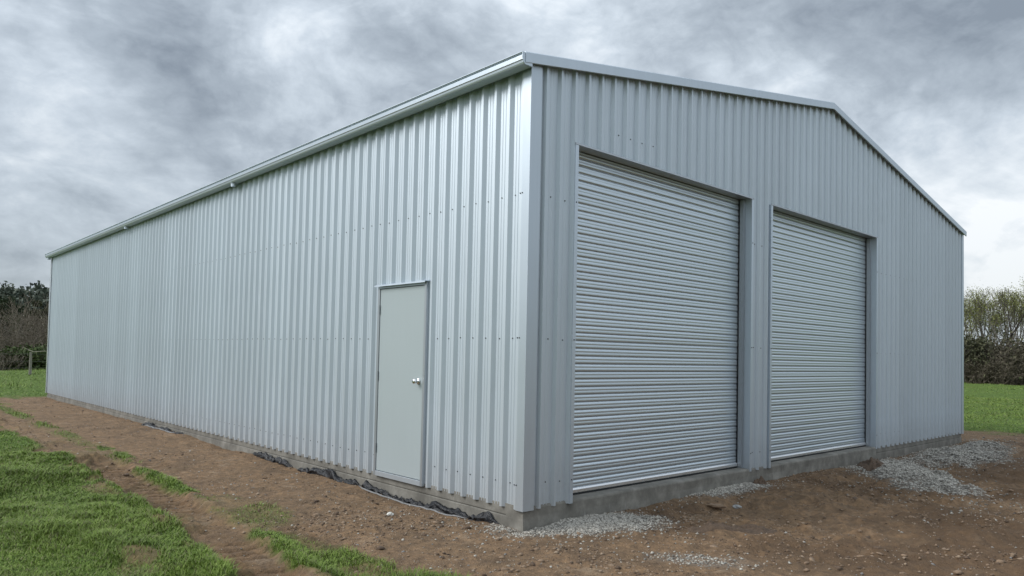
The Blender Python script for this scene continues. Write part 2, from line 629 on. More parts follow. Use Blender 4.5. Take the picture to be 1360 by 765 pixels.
# slab: upper pour and footing below it
slab = MB()
S = 0.034
slab.extrude([(S, S), (W - S, S), (W - S, LEN - S), (S, LEN - S)], 2, -0.075, 0.028)
slab.build('floor_slab', M_CONC, shed, bevel=0.008)
foot = MB()
foot.extrude([(S - 0.007, S - 0.004), (W - S + 0.006, S - 0.004), (W - S + 0.006, LEN - S + .006), (S - 0.007, LEN - S + .006)], 2, -0.55, -0.078)
foot.build('footing', M_CONC, shed, bevel=0.01)
for o0, o1 in OPEN:      # rough threshold nosing under each roller door
    n = 110
    vs, fs = [], []
    xa, xb = (0.028, 4.332) if o0 < 2 else (4.334, o1 + 0.03)
    for i in range(n + 1):
        x = xa + (xb - xa) * i / n
        io = float(sstep(0, 0.06, min(x - o0 + 0.03, o1 + 0.03 - x)))
        j = fbm(np.array([x * 5.0]), np.array([o0]), 4, 2)[0]
        yo = 0.024 + io * (-0.036 + 0.012 * j)
        zz = 0.024 + io * (0.006 + 0.004 * j)
        prof = [(0.30, 0.0325), (yo + 0.02, zz + 0.001), (yo + 0.005, zz - 0.007), (yo, zz - 0.02), (yo + 0.002 - 0.01 * j, -0.07), (yo - 0.004 + 0.008 * j, -0.15), (yo + 0.01, -0.5)]
        vs += [(x, p[0], p[1]) for p in prof]
    m_ = 7
    for i in range(n):
        for k in range(m_ - 1):
            a = i * m_ + k
            fs.append((a, a + m_, a + m_ + 1, a + 1)[::-1])
    fs.append(tuple(range(m_)))
    fs.append(tuple(range(n * m_, n * m_ + m_))[::-1])
    MB().add(vs, fs).build('threshold', M_CONC, shed)

# opening trims
for o0, o1 in OPEN:
    mb = MB()
    mb.extrude([(o0 - 0.046, -0.002), (o0, -0.002), (o0, 0.13), (o0 - 0.002, 0.13), (o0 - 0.002, 0.0), (o0 - 0.044, 0.0), (o0 - 0.044, 0.029), (o0 - 0.046, 0.029)][::-1], 2, -0.003, DOOR_T)
    mb.build('jamb_flashing', M_TRIM, shed)
    mb = MB()
    mb.extrude([(o1 + 0.046, -0.002), (o1, -0.002), (o1, 0.13), (o1 + 0.002, 0.13), (o1 + 0.002, 0.0), (o1 + 0.044, 0.0), (o1 + 0.044, 0.029), (o1 + 0.046, 0.029)], 2, -0.003 if o1 < 5 else 0.0, DOOR_T)
    mb.build('jamb_flashing', M_TRIM, shed)
    mb = MB()
    mb.extrude([(-0.002, DOOR_T + 0.016), (-0.003, DOOR_T + 0.004), (-0.006, DOOR_T - 0.002), (-0.006, DOOR_T - 0.004), (0.135, DOOR_T - 0.002), (0.135, DOOR_T), (-0.004, DOOR_T - 0.001), (0.0, DOOR_T + 0.005), (0.001, DOOR_T + 0.016)], 0, o0 - 0.047, o1 + 0.047)
    mb.build('head_flashing', M_GALV_AND_SHADE, shed)  # darker steel than the other trims: soffit shade put into its colour
    # dark lintel inside, behind the head
    MB().box(o0 - 0.3, o1 + 0.3, 0.21, 0.25, DOOR_T - 0.35, DOOR_T + 0.35).build('lintel', M_GALV_AND_SHADE, shed)
    for jx in ((o0 - 0.09, o0 - 0.003), (o1 + 0.003, o1 + 0.09)):
        MB().box(jx[0], jx[1], 0.132, 0.25, 0.035, DOOR_T + 0.3).build('door_post', M_GALV_AND_SHADE, shed)

# roller doors: each corrugation of the curtain is a slat
SL = 0.075
slat_prof = [(0.000, 0.0095), (0.0022, 0.0095), (0.0052, 0.0035), (0.0095, 0.0008), (0.018, 0.0), (0.034, 0.0004), (0.037, 0.0013), (0.041, 0.0013), (0.044, 0.0003), (0.055, 0.0003), (0.064, 0.0018), (0.069, 0.0048), (0.0722, 0.0082), (SL, 0.0095)]
CY = 0.150
for di, (o0, o1) in enumerate(OPEN):
    rd = empty('roller_door', (0, 0, 0))
    rd.parent = shed
    x0, x1 = o0 + 0.022, o1 - 0.052
    mbs = MB()
    mbs.extrude([(0, 0)], 0, 0, 1) if False else None
    vs, fs = [], []
    for z, d in slat_prof:
        vs += [(x0, d, z), (x1, d, z)]
    for i in range(len(slat_prof) - 1):
        fs.append((2 * i, 2 * i + 1, 2 * i + 3, 2 * i + 2))
    me = MB().add(vs, fs).mesh('slat', M_ROLL, smooth=True)
    z = 0.095
    rr = random.Random(5 + di)
    tilt = 0.0
    while z < DOOR_T + 0.12:
        o = link('slat', me, rd)
        tilt = 0.6 * tilt + rr.gauss(0, 0.017)
        o.location = (0, CY, z)
        o.rotation_euler.x = tilt + 0.012 * math.sin(z * 5.0 + di)
        z += SL
    # bottom rail and rubber seal
    mb = MB()
    mb.extrude([(CY - 0.012, 0.052), (CY - 0.014, 0.056), (CY - 0.013, 0.082), (CY - 0.004, 0.098), (CY + 0.02, 0.098), (CY + 0.02, 0.052)], 0, x0, x1)
    mb.build('bottom_rail', M_ALU, rd)
    MB().extrude([(CY - 0.008, 0.031), (CY - 0.009, 0.052), (CY + 0.015, 0.052), (CY + 0.015, 0.031)], 0, x0, x1).build('rubber_seal', M_DARK, rd)
    # slotted guides
    for gx0, gx1, s in ((o0 + 0.002, o0 + 0.030, 1), (o1 - 0.046, o1 - 0.002, -1)):
        mb = MB()
        mb.box(gx0, gx1, 0.088, 0.091, 0.034, DOOR_T - 0.01)
        xe = gx1 if s > 0 else gx0
        mb.box(min(xe, xe - s * 0.003), max(xe, xe - s * 0.003), 0.0911, 0.137, 0.034, DOOR_T - 0.01)
        for zz in np.arange(0.15, DOOR_T - 0.1, 0.15):
            mb.box(gx0 + 0.010, gx1 - 0.012, 0.0865, 0.088, zz, zz + 0.05)
        mb.build('guide', M_GALV_AND_SHADE, rd)

# access door in the side wall
ad = empty('access_door', (0, 0, 0))
ad.parent = shed
fy0, fy1 = PD0, PD1
for j0, j1 in ((fy0, fy0 + 0.036), (fy1 - 0.036, fy1)):
    MB().box(-0.003, 0.07, j0, j1, -0.002, PDH).build('door_jamb', M_GALV_AND_SHADE, ad, bevel=0.002)
mb = MB()
MB().box(-0.0035, 0.07, fy0 + 0.0365, fy1 - 0.0365, PDH - 0.022, PDH - 0.001).build('door_head', M_TRIM, ad)
mb.box(-0.0035, 0.07, fy0 + 0.0365, fy1 - 0.0365, -0.002, 0.052)
mb.build('door_sill', M_TRIM, ad, bevel=0.002)
leaf = MB().box(0.006, 0.045, fy0 + 0.041, fy1 - 0.041, 0.058, PDH - 0.028).build('door_leaf', M_DOOR, ad, bevel=0.003)
MB().box(0.048, 0.052, fy0 + 0.03, fy1 - 0.03, 0.04, PDH).build('door_gap_shade', M_DARK, ad)  # black sheet behind the leaf; paints the shadow line in its gaps
mb = MB()
mb.extrude([(0.03, PDH + 0.028), (-0.012, PDH + 0.022), (-0.040, PDH + 0.014), (-0.042, PDH - 0.002), (-0.039, PDH - 0.002), (-0.036, PDH + 0.010), (0.03, PDH + 0.012)], 1, fy0 - 0.018, fy1 + 0.020)
mb.build('head_flashing', M_TRIM, ad)
for z in (1.80, 1.06, 0.26):
    mb = MB()
    mb.tube((-0.005, fy1 - 0.037, z), (-0.005, fy1 - 0.037, z + 0.1), 0.0075, n=10)
    mb.box(-0.002, 0.006, fy1 - 0.037, fy1 - 0.030, z + 0.002, z + 0.098)
    mb.build('hinge', M_GALV_AND_SHADE, ad)
kn = MB().lathe([(0.0, 0.0), (0.033, 0.0), (0.033, 0.006), (0.026, 0.011), (0.013, 0.013), (0.012, 0.028), (0.019, 0.034), (0.0265, 0.043), (0.0275, 0.054), (0.023, 0.064), (0.012, 0.069), (0.0, 0.0695)], (0.004, 1.622, 1.075), (-1, 0, 0), 24)
kn.build('door_knob', M_CHROME, leaf, smooth=True)

# ------------------------------------------------------------------ ground
CONT_LONG = np.array([(0.0, -0.184), (0.43, -0.165), (1.04, -0.205), (1.55, -0.20), (2.74, -0.172), (3.83, -0.168), (5.5, -0.154), (6.8, -0.175), (8.4, -0.13), (10.5, -0.136), (15.5, -0.15), (20.4, -0.135)])
CONT_GAB = np.array([(0.0, -0.194), (0.58, -0.158), (1.1, -0.165), (2.4, -0.157), (3.7, -0.12), (4.0, -0.185), (5.2, -0.125), (6.9, -0.20), (8.5, -0.195), (10.1, -0.179), (12.2, -0.19)])
TRACK = np.array([(-1.80, 19.0), (-1.92, 11.4), (-1.94, 7.64), (-1.88, 5.84), (-1.96, 4.23), (-1.99, 3.21), (-2.02, 2.17), (-2.15, 0.7), (-2.35, -0.6), (-2.9, -3.0)])
GEDGE = np.array([(-12, -3.1), (-3, -2.75), (-0.5, -2.45), (0.3, -2.40), (0.8, -2.32), (1.5, -2.28), (2.4, -2.34), (3.3, -2.16), (4.6, -2.14), (6.5, -2.02), (7.8, -2.16), (10.9, -2.25), (16, -2.0), (19.3, -1.9), (20.6, -1.5)])   # (y, x)
STRIP = np.array([(-3, -1.2), (-0.5, -1.42), (0.5, -1.66), (1.2, -1.74), (2.0, -1.76), (3.7, -1.55), (6.1, -1.38), (8.1, -1.36), (9.7, -1.53), (14.8, -1.35), (20, -1.2)])    # (y, x)
# gravel patches: (x, y, rx, ry, angle, height)
GRAVEL = [(0.62, -0.10, 0.80, 0.42, -0.55, 0.035), (3.25, -0.02, 0.95, 0.22, -0.10, 0.03), (6.55, -0.85, 1.75, 0.60, 0.62, 0.10), (9.9, -0.62, 2.4, 0.62, 0.10, 0.08), (0.45, -1.45, 0.42, 0.16, -0.9, 0.0)]


def poly_dist(P, x, y):
    best = np.full(x.shape, 1e9)
    arc = np.zeros(x.shape)
    acc = 0.0
    for (x0, y0), (x1, y1) in zip(P[:-1], P[1:]):
        dx, dy = x1 - x0, y1 - y0
        L2 = dx * dx + dy * dy
        t_ = np.clip(((x - x0) * dx + (y - y0) * dy) / L2, 0, 1)
        side = np.sign((x - x0) * dy - (y - y0) * dx)
        d = np.hypot(x - x0 - t_ * dx, y - y0 - t_ * dy)
        m = d < np.abs(best)
        best = np.where(m, d * np.where(side == 0, 1, side), best)
        arc = np.where(m, acc + t_ * math.sqrt(L2), arc)
        acc += math.sqrt(L2)
    return best, arc


def gravel_mask(x, y):
    g = np.zeros(x.shape)
    h = np.zeros(x.shape)
    nz = fbm(x * 2.3, y * 2.3, 4, 3)
    for cx, cy, rx, ry, an, hh in GRAVEL:
        ca, sa = math.cos(an), math.sin(an)
        u = ((x - cx) * ca + (y - cy) * sa) / rx
        v = (-(x - cx) * sa + (y - cy) * ca) / ry
        q = np.sqrt(u * u + v * v) + nz * 0.55
        k = (1 - sstep(0.5, 1.2, q)) * (1.0 if hh > 0 else 0.3)
        g = np.maximum(g, k)
        h = np.maximum(h, hh * (1 - sstep(0.2, 1.15, q)))
    return g, h


def ground_fields(x, y):
    n_lo = fbm(x * 0.35, y * 0.35, 3, 1)
    n_md = fbm(x * 1.7, y * 1.7, 4, 2)
    n_hi = fbm(x * 9.0, y * 9.0, 4, 4, 0.6)
    # --- grass cover 0..1
    ge = np.interp(y, GEDGE[:, 0], GEDGE[:, 1])
    left = sstep(-0.14, 0.16, ge - x + n_md * 0.55 + n_hi * 0.34)
    sx = np.interp(y, STRIP[:, 0], STRIP[:, 1])
    inner = sstep(0.0, 0.25, sx - x + n_md * 0.7 + n_hi * 0.2)
    patch = sstep(-0.02, 0.26, n_md + 0.55 * fbm(x * 4.1, y * 3.0, 3, 6) + 0.05)
    sp = np.zeros(x.shape)
    for qx, qy, rx, ry, am in ((-1.68, 4.2, 0.17, 0.95, 1.0), (-1.70, 0.35, 0.27, 1.0, 1.0), (-1.62, -0.9, 0.35, 0.6, 0.8), (-1.45, 7.2, 0.13, 0.9, 0.7), (-1.55, 2.2, 0.30, 0.9, 0.35), (-1.5, 11.0, 0.16, 2.5, 0.55), (-1.5, 15.5, 0.2, 2.5, 0.6)):
        q_ = np.hypot((x - qx) / rx, (y - qy) / ry) + 0.7 * n_md + 0.35 * n_hi
        sp = np.maximum(sp, am * (1 - sstep(0.6, 1.15, q_)))
    strip = (1 - left) * np.maximum(sp, 0.30 * inner * patch)
    far = sstep(-0.35, 0.5, (y - 21.0) + n_md * 1.6)                                   # field behind the shed
    right = sstep(-0.3, 0.4, (x - 15.0) + n_md * 1.2)
    grass = np.maximum.reduce([left, strip, far, right])
    d, s = poly_dist(TRACK, x, y)
    ad_ = np.abs(d)
    tr_w = (1 - sstep(0.17, 0.27, ad_)) * sstep(-3, -1, y) * (1 - sstep(15, 19, y))
    tr_patch = np.clip(sstep(2.3, 2.8, y) * (1 - sstep(5.6, 6.6, y)) + (1 - sstep(0.9, 1.5, y)) + 0.35 * sstep(-0.1, 0.2, fbm(s * 0.7 + 3.1, s * 0.0 + 7.7, 3, 5)), 0, 1)
    d2, s2 = poly_dist(TRACK + np.array([0.62, 0.0]), x, y)
    tr2 = (1 - sstep(0.10, 0.2, np.abs(d2))) * sstep(-1.0, 0.0, y) * (1 - sstep(7, 9, y)) * sstep(-0.1, 0.2, fbm(s2 * 0.9, s2 * 0 + 2.2, 3, 6))
    grass = grass * (1 - 0.88 * np.maximum(tr_w, 0.8 * tr2))
    # bare scuffs inside the grass
    scuff = sstep(0.30, 0.48, fbm(x * 1.3 + 9.0, y * 1.1 + 4.0, 3, 7) + 0.25 * n_md) * (x > -6)
    grass = grass * (1 - 0.7 * scuff * (y < 18) * (x < 5))
    g, gh = gravel_mask(x, y)
    # --- height
    h = -0.175 + 0.035 * n_lo + 0.022 * n_md + 0.020 * n_hi * (1 - 0.6 * grass)
    mound = sstep(0.05, 0.5, fbm(x * 1.1 + 2.0, y * 0.8 + 8.0, 3, 0) + 0.1)
    h = h + left * (0.025 + 0.055 * mound + 0.03 * np.clip(fbm(x * 3.1, y * 2.6, 3, 5), 0, 1)) + far * 0.03 * mound
    h = h - 0.055 * tr_w * tr_patch - 0.02 * tr2
    ridg = 0.35 - 1.5 * np.clip(np.cos(2 * np.pi * (s / 0.17 + 1.6 * d) + 2.2 * n_md), 0, 1) ** 2.2
    h = h + 0.034 * ridg * tr_w * tr_patch + 0.014 * np.sin(2 * np.pi * (s2 / 0.15) + n_md) * tr2
    h = h + 0.035 * np.exp(-((ad_ - 0.31) / 0.07) ** 2) * tr_patch * (1 - sstep(15, 19, y)) * sstep(-3, -1, y)
    # rougher churned soil in front of the gable
    front = sstep(0.3, -0.4, y) * sstep(0.5, 1.5, x) * (1 - sstep(13, 15, x))
    lump = np.abs(fbm(x * 2.6 + 1.0, y * 2.6, 4, 5, 0.55))
    h = h + front * (0.13 * lump - 0.035) + front * 0.045 * np.clip(fbm(x * 6.5 + 3, y * 6.5, 3, 6), 0, 1)
    # old wheel marks in front of the doors
    fr_t = np.sin(2 * np.pi * (x * 0.5 + y * 0.86) / 0.16 + 4 * n_md) * sstep(-0.05, 0.2, fbm(x * 0.9 + 5, y * 0.9 + 3, 2, 1)) * front
    h = h + 0.010 * fr_t
    # meets the slab
    dl = np.maximum(np.abs(x - S), 0) + np.maximum(0, -y) + np.maximum(0, y - LEN)
    dg = np.maximum(np.abs(y - S), 0) + np.maximum(0, -x) + np.maximum(0, x - W)
    cl = np.interp(y, CONT_LONG[:, 0], CONT_LONG[:, 1]) + 0.03 * n_md + 0.012 * n_hi
    cg = np.interp(x, CONT_GAB[:, 0], CONT_GAB[:, 1]) + 0.03 * n_md + 0.012 * n_hi
    wl = np.exp(-(dl / 0.35) ** 2) * (x < 1)
    wg = np.exp(-(dg / 0.35) ** 2) * (y < 1)
    h = h * (1 - np.maximum(wl, wg)) + np.where(wl > wg, cl * wl, cg * wg)
    h = h + gh * (1 - 0.8 * np.maximum(wl, wg))
    inside = (x > 0.3) & (x < W - 0.3) & (y > 0.3) & (y < LEN - 0.3)
    h = np.where(inside, -0.35, h)
    far_d = np.hypot(x - 2, y - 3)
    h = h + np.maximum(far, right) * 0.05 * fbm(x * 0.9, y * 0.9, 3, 2) + sstep(30, 90, far_d) * 0.35 * n_lo
    damp = sstep(0.0, 0.3, fbm(x * 0.8 + 4, y * 0.8, 3, 3) + 0.12) * front
    return h, grass, g, np.maximum(0.35 * tr_w * tr_patch, damp)


def axis_pts(a, b_, step, lo, hi, grow):
    core = list(np.arange(a, b_, step))
    s = step
    p = core[-1]
    up = []
    while p < hi:
        s *= grow
        p += s
        up.append(p)
    s = step
    p = core[0]
    dn = []
    while p > lo:
        s *= grow
        p -= s
        dn.append(p)
    return np.array(dn[::-1] + core + up)


gx = np.concatenate([axis_pts(-2.9, 0.2, 0.02, -400, -2.9, 1.035)[:-1] if False else axis_pts(-2.7, 0.2, 0.021, -500, 0.2, 1.05), axis_pts(0.24, 7.0, 0.034, 0.24, 700, 1.045)])
gx = np.unique(np.round(gx, 4))
gy = np.unique(np.round(axis_pts(-2.2, 5.8, 0.024, -500, 700, 1.035), 4))
X, Y = np.meshgrid(gx, gy, indexing='ij')
Hh, Gr, Gv, Tk = ground_fields(X, Y)
nx, ny = X.shape
idx = np.arange(nx * ny).reshape(nx, ny)
quads = np.stack([idx[:-1, :-1], idx[1:, :-1], idx[1:, 1:], idx[:-1, 1:]], -1).reshape(-1, 4)

# ground material: soil, grass soil and gravel bed mixed by cover
M_GROUND, tr, b = new_mat('ground_soil')


def attr(name):
    a = tr.nodes.new('ShaderNodeAttribute')
    a.attribute_name = name
    return a.outputs['Fac']


s1 = noise(tr, 2.4, 9, 0.66)
s2 = noise(tr, 14, 6, 0.65)
s3 = noise(tr, 90, 3, 0.6)
dirt = ramp_node(tr, s1, [(0.30, (0.148, 0.097, 0.058)), (0.45, (0.295, 0.195, 0.113)), (0.56, (0.36, 0.226, 0.124)), (0.70, (0.43, 0.325, 0.222))])
dirt = mix_color(tr, math_node(tr, 'MULTIPLY_ADD', s2, 2.0, -0.55, clamp=True), (0.125, 0.085, 0.056), dirt)
pale = ramp_node(tr, s3, [(0.60, (0, 0, 0)), (0.72, (1, 1, 1))])
dirt = mix_color(tr, math_node(tr, 'MULTIPLY', pale, 0.55), dirt, (0.27, 0.225, 0.175))
dirt = mix_color(tr, math_node(tr, 'MULTIPLY', attr('damp'), 0.6), dirt, (0.105, 0.066, 0.040))
g1 = noise(tr, 0.55, 5, 0.6)
g2 = noise(tr, 7.0, 6, 0.7)
g3 = noise(tr, 60, 3, 0.6)
gcol = ramp_node(tr, g2, [(0.30, (0.034, 0.056, 0.010)), (0.5, (0.086, 0.142, 0.019)), (0.70, (0.165, 0.230, 0.040))])
gcol = mix_color(tr, math_node(tr, 'MULTIPLY', g1, 0.7), gcol, (0.070, 0.125, 0.024))
gcol = mix_color(tr, math_node(tr, 'MULTIPLY_ADD', g3, 1.4, -0.55, clamp=True), gcol, (0.10, 0.135, 0.04))
gv = ramp_node(tr, s3, [(0.3, (0.18, 0.17, 0.152)), (0.7, (0.38, 0.365, 0.335))])
c = mix_color(tr, attr('grass'), dirt, gcol)
c = mix_color(tr, math_node(tr, 'MULTIPLY', attr('gravel'), 0.85), c, gv)
tr.links.new(c, b.inputs['Base Color'])
b.inputs['Roughness'].default_value = 0.95
b.inputs['Specular IOR Level'].default_value = 0.2
hh = math_node(tr, 'ADD', math_node(tr, 'MULTIPLY', s2, 0.9), math_node(tr, 'MULTIPLY', s3, 0.35))
bump(tr, b, hh, 1.0, 0.045)

gm = mesh_np('ground', np.stack([X, Y, Hh], -1), quads, np.full(len(quads), 4), [M_GROUND], smooth=True)
for nm, arr in (('grass', Gr), ('gravel', Gv), ('damp', Tk)):
    a = gm.attributes.new(nm, 'FLOAT', 'POINT')
    a.data.foreach_set('value', arr.astype(np.float32).ravel())
ground = link('ground', gm, kind='structure', label='brown graded soil and green pasture around the shed')

# ------------------------------------------------------------------ scattered stones and clods
ICO_V = []
phi = (1 + 5 ** 0.5) / 2
for a in (-1, 1):
    for c_ in (-phi, phi):
        ICO_V += [(0, a, c_), (a, c_, 0), (c_, 0, a)]
ICO_V = np.array(ICO_V) / math.sqrt(1 + phi * phi)
ICO_F = []
for i in range(12):
    for j in range(i + 1, 12):
        for k in range(j + 1, 12):
            dd = [np.linalg.norm(ICO_V[p] - ICO_V[q]) for p, q in ((i, j), (j, k), (i, k))]
            if max(dd) < 1.06:
                nrm = np.cross(ICO_V[j] - ICO_V[i], ICO_V[k] - ICO_V[i])
                ICO_F.append((i, j, k) if nrm @ ICO_V[i] > 0 else (i, k, j))
ICO_F = np.array(ICO_F)


OCT_V = np.array([(1, 0, 0), (0, 1, 0), (-1, 0, 0), (0, -1, 0), (0, 0, 1), (0, 0, -1)], float) * 1.12
OCT_F = np.array([(0, 1, 4), (1, 2, 4), (2, 3, 4), (3, 0, 4), (1, 0, 5), (2, 1, 5), (3, 2, 5), (0, 3, 5)])


def scatter_rocks(name, x, y, size, mats, flat=0.65, sink=0.25, jag=0.28, small=True, **props):
    n = len(x)
    BV, BF = (OCT_V, OCT_F) if small else (ICO_V, ICO_F)
    nv, nf = len(BV), len(BF)
    z, *_ = ground_fields(x, y)
    V = BV[None] * (1 + jag * (rng.random((n, nv, 3)) * 2 - 1)) + 0.12 * (rng.random((n, nv, 3)) - 0.5)
    sc = size[:, None] * np.stack([0.75 + 0.6 * rng.random(n), 0.75 + 0.6 * rng.random(n), flat * (0.7 + 0.6 * rng.random(n))], -1)
    V = V * sc[:, None, :]
    an = rng.random(n) * 6.283
    ti = (rng.random(n) - 0.5) * 1.0
    cy, sy = np.cos(ti)[:, None], np.sin(ti)[:, None]
    V = np.stack([V[..., 0] * cy + V[..., 2] * sy, V[..., 1], -V[..., 0] * sy + V[..., 2] * cy], -1)
    ca, sa = np.cos(an)[:, None], np.sin(an)[:, None]
    V = np.stack([V[..., 0] * ca - V[..., 1] * sa, V[..., 0] * sa + V[..., 1] * ca, V[..., 2]], -1)
    V += np.stack([x, y, z + size * flat * (1 - 2 * sink) * 0.5], -1)[:, None, :]
    F = (BF[None] + (np.arange(n) * nv)[:, None, None]).reshape(-1, 3)
    me = mesh_np(name, V.reshape(-1, 3), F, np.full(len(F), 3), mats)
    mi = np.repeat(rng.integers(0, len(mats), n), nf).astype(np.int32)
    me.polygons.foreach_set('material_index', mi)
    return link(name, me, **props)


def stone_mat(name, col, var=0.35):
    m, tr_, b_ = new_mat(name)
    n_ = noise(tr_, 55, 4, 0.65)
    c0 = [v * (1 - var) for v in col]
    c1 = [min(1, v * (1 + var)) for v in col]
    tr_.links.new(ramp_node(tr_, n_, [(0.3, c0), (0.7, c1)]), b_.inputs['Base Color'])
    b_.inputs['Roughness'].default_value = 0.9
    bump(tr_, b_, n_, 0.4, 0.004)
    return m


GV_M = [stone_mat('gravel_grey', (0.33, 0.310, 0.272)), stone_mat('gravel_pale', (0.48, 0.452, 0.398)), stone_mat('gravel_dark', (0.20, 0.186, 0.162)), stone_mat('gravel_mid', (0.40, 0.374, 0.328))]
CL_M = [stone_mat('soil_clod', (0.23, 0.16, 0.105)), stone_mat('soil_clod_dark', (0.105, 0.070, 0.046)), stone_mat('soil_clod_pale', (0.29, 0.215, 0.15))]
PB_M = [stone_mat('pebble_pale', (0.42, 0.40, 0.36)), stone_mat('pebble_tan', (0.26, 0.21, 0.16)), stone_mat('pebble_grey', (0.22, 0.21, 0.20))]

gravel_labels = ['grey gravel spread on the soil at the near slab corner', 'grey gravel strip along the first roller door threshold',
                 'largest grey gravel pile tipped in front of the second roller door', 'grey gravel spread at the far end of the gable wall',
                 'small loose scatter of pale gravel on bare soil']
for (cx, cy, rx, ry, an, hh_), lab, cnt in zip(GRAVEL, gravel_labels, (8500, 3000, 20000, 15000, 420)):
    m = cnt * 3
    u, v = rng.normal(0, 0.66, m), rng.normal(0, 0.66, m)
    x = cx + u * rx * math.cos(an) - v * ry * math.sin(an)
    y = cy + u * rx * math.sin(an) + v * ry * math.cos(an)
    g, _ = gravel_mask(x, y)
    keep = (rng.random(m) < g * 0.93 + 0.07) & ((y < 0.02) | (x < 0.0) | (x > W))
    x, y = x[keep][:cnt], y[keep][:cnt]
    sz = 0.0055 + 0.0085 * rng.random(len(x)) ** 2 + (0.005 if cx > 5 else 0.0) * rng.random(len(x))
    scatter_rocks('gravel', x, y, sz, GV_M, kind='stuff', label=lab)


def dirt_points(n, x0, x1, y0, y1, power=1.0):
    x = x0 + (x1 - x0) * rng.random(n)
    y = y0 + (y1 - y0) * rng.random(n) ** power
    _, gr, g, _t = ground_fields(x, y)
    ok = (rng.random(n) > gr * 1.1) & ~((x > 0.02) & (x < W - .02) & (y > 0.02) & (y < LEN)) & (g < 0.6)
    return x[ok], y[ok]


xs, ys = [], []
for q in ((9000, -2.4, 0.0, -1.5, 4.0, 1), (9000, -2.2, 0.0, 3.5, 21.0, 1.4), (16000, -1.5, 6.0, -3.6, 0.0, 1), (7000, 5.5, 15.5, -4.0, 0.0, 1)):
    x, y = dirt_points(*q)
    xs.append(x)
    ys.append(y)
x, y = np.concatenate(xs), np.concatenate(ys)
cl = sstep(-0.15, 0.35, fbm(x * 1.4, y * 1.4, 3, 2))
k = rng.random(len(x)) < 0.08 + 0.85 * cl ** 1.6
x, y = x[k], y[k]
sz = 0.0045 + 0.014 * rng.random(len(x)) ** 8 + 0.005 * rng.random(len(x))
scatter_rocks('soil_crumbs', x, y, sz, CL_M, flat=0.6, kind='stuff', label='crumbly brown soil lumps scattered over the bare ground')
xs, ys = [], []
for q in ((160, -1.4, 0.0, -1.5, 6.0, 1), (420, -1.0, 6.5, -3.4, -0.05, 1), (200, 6.0, 14.0, -3.0, -0.05, 1), (60, -1.9, -1.5, 2.0, 6.0, 1)):
    x, y = dirt_points(*q)
    xs.append(x)
    ys.append(y)
x, y = np.concatenate(xs), np.concatenate(ys)
k = fbm(x * 1.1, y * 1.1, 3, 4) + 0.2 * rng.random(len(x)) > 0.0
x, y = x[k], y[k]
scatter_rocks('soil_lumps', x, y, 0.012 + 0.022 * rng.random(len(x)) ** 3, CL_M[:2] + CL_M[:1], flat=0.5, sink=0.35, jag=0.4, small=False, kind='stuff', label='fist sized brown soil lumps lying on the churned ground')
xs, ys = [], []
for q in ((1000, -2.2, 0.0, -1.5, 4.0, 1), (700, -2.0, 0.0, 3.5, 21.0, 1.4), (1200, -1.5, 6.0, -3.6, 0.0, 1), (500, 5.5, 15.5, -4.0, 0.0, 1)):
    x, y = dirt_points(*q)
    xs.append(x)
    ys.append(y)
x, y = np.concatenate(xs), np.concatenate(ys)
sz = 0.004 + 0.011 * rng.random(len(x)) ** 6
scatter_rocks('pebbles', x, y, sz, PB_M, kind='stuff', label='small pale pebbles lying loose on the brown soil')

# a few stones and clods that stand out


def single_rock(name, x, y, r, mat, label, cat, flat=0.6, seed=0):
    rr = np.random.default_rng(seed)
    bmv, bmf = [], []
    import bmesh
    bm = bmesh.new()
    bmesh.ops.create_icosphere(bm, subdivisions=3, radius=1.0)
    off = rr.random(3) * 20
    for v in bm.verts:
        p = np.array(v.co)
        q = fbm(np.array([p[0] * 1.5 + off[0] + p[2]]), np.array([p[1] * 1.5 + off[1] - p[2]]), 3, 1)[0]
        v.co *= 1 + 0.55 * q
        v.co.z *= flat
        v.co.x *= 1.25
    me = bpy.data.meshes.new(name)
    bm.to_mesh(me)
    bm.free()
    me.materials.append(mat)
    z = ground_fields(np.array([x]), np.array([y]))[0][0]
    o = link(name, me, label=label, category=cat)
    o.scale = (r, r, r)
    o.rotation_euler.z = rr.random() * 6
    o.location = (x, y, z + r * flat * 0.45)
    return o


M_WHITE = stone_mat('white_stone', (0.66, 0.64, 0.58), 0.15)
single_rock('stone', -0.57, 1.22, 0.026, M_WHITE, 'white stone lying on brown soil beside the access door', 'stone', 0.9, 3)
single_rock('stone', 2.62, -0.55, 0.045, stone_mat('grey_stone', (0.34, 0.34, 0.33)), 'pale grey stone on soil in front of the first roller door', 'stone', 0.55, 8)
single_rock('soil_clod', 2.34, -0.47, 0.065, CL_M[0], 'flat brown soil clod beside the pale grey stone', 'clod', 0.4, 5)


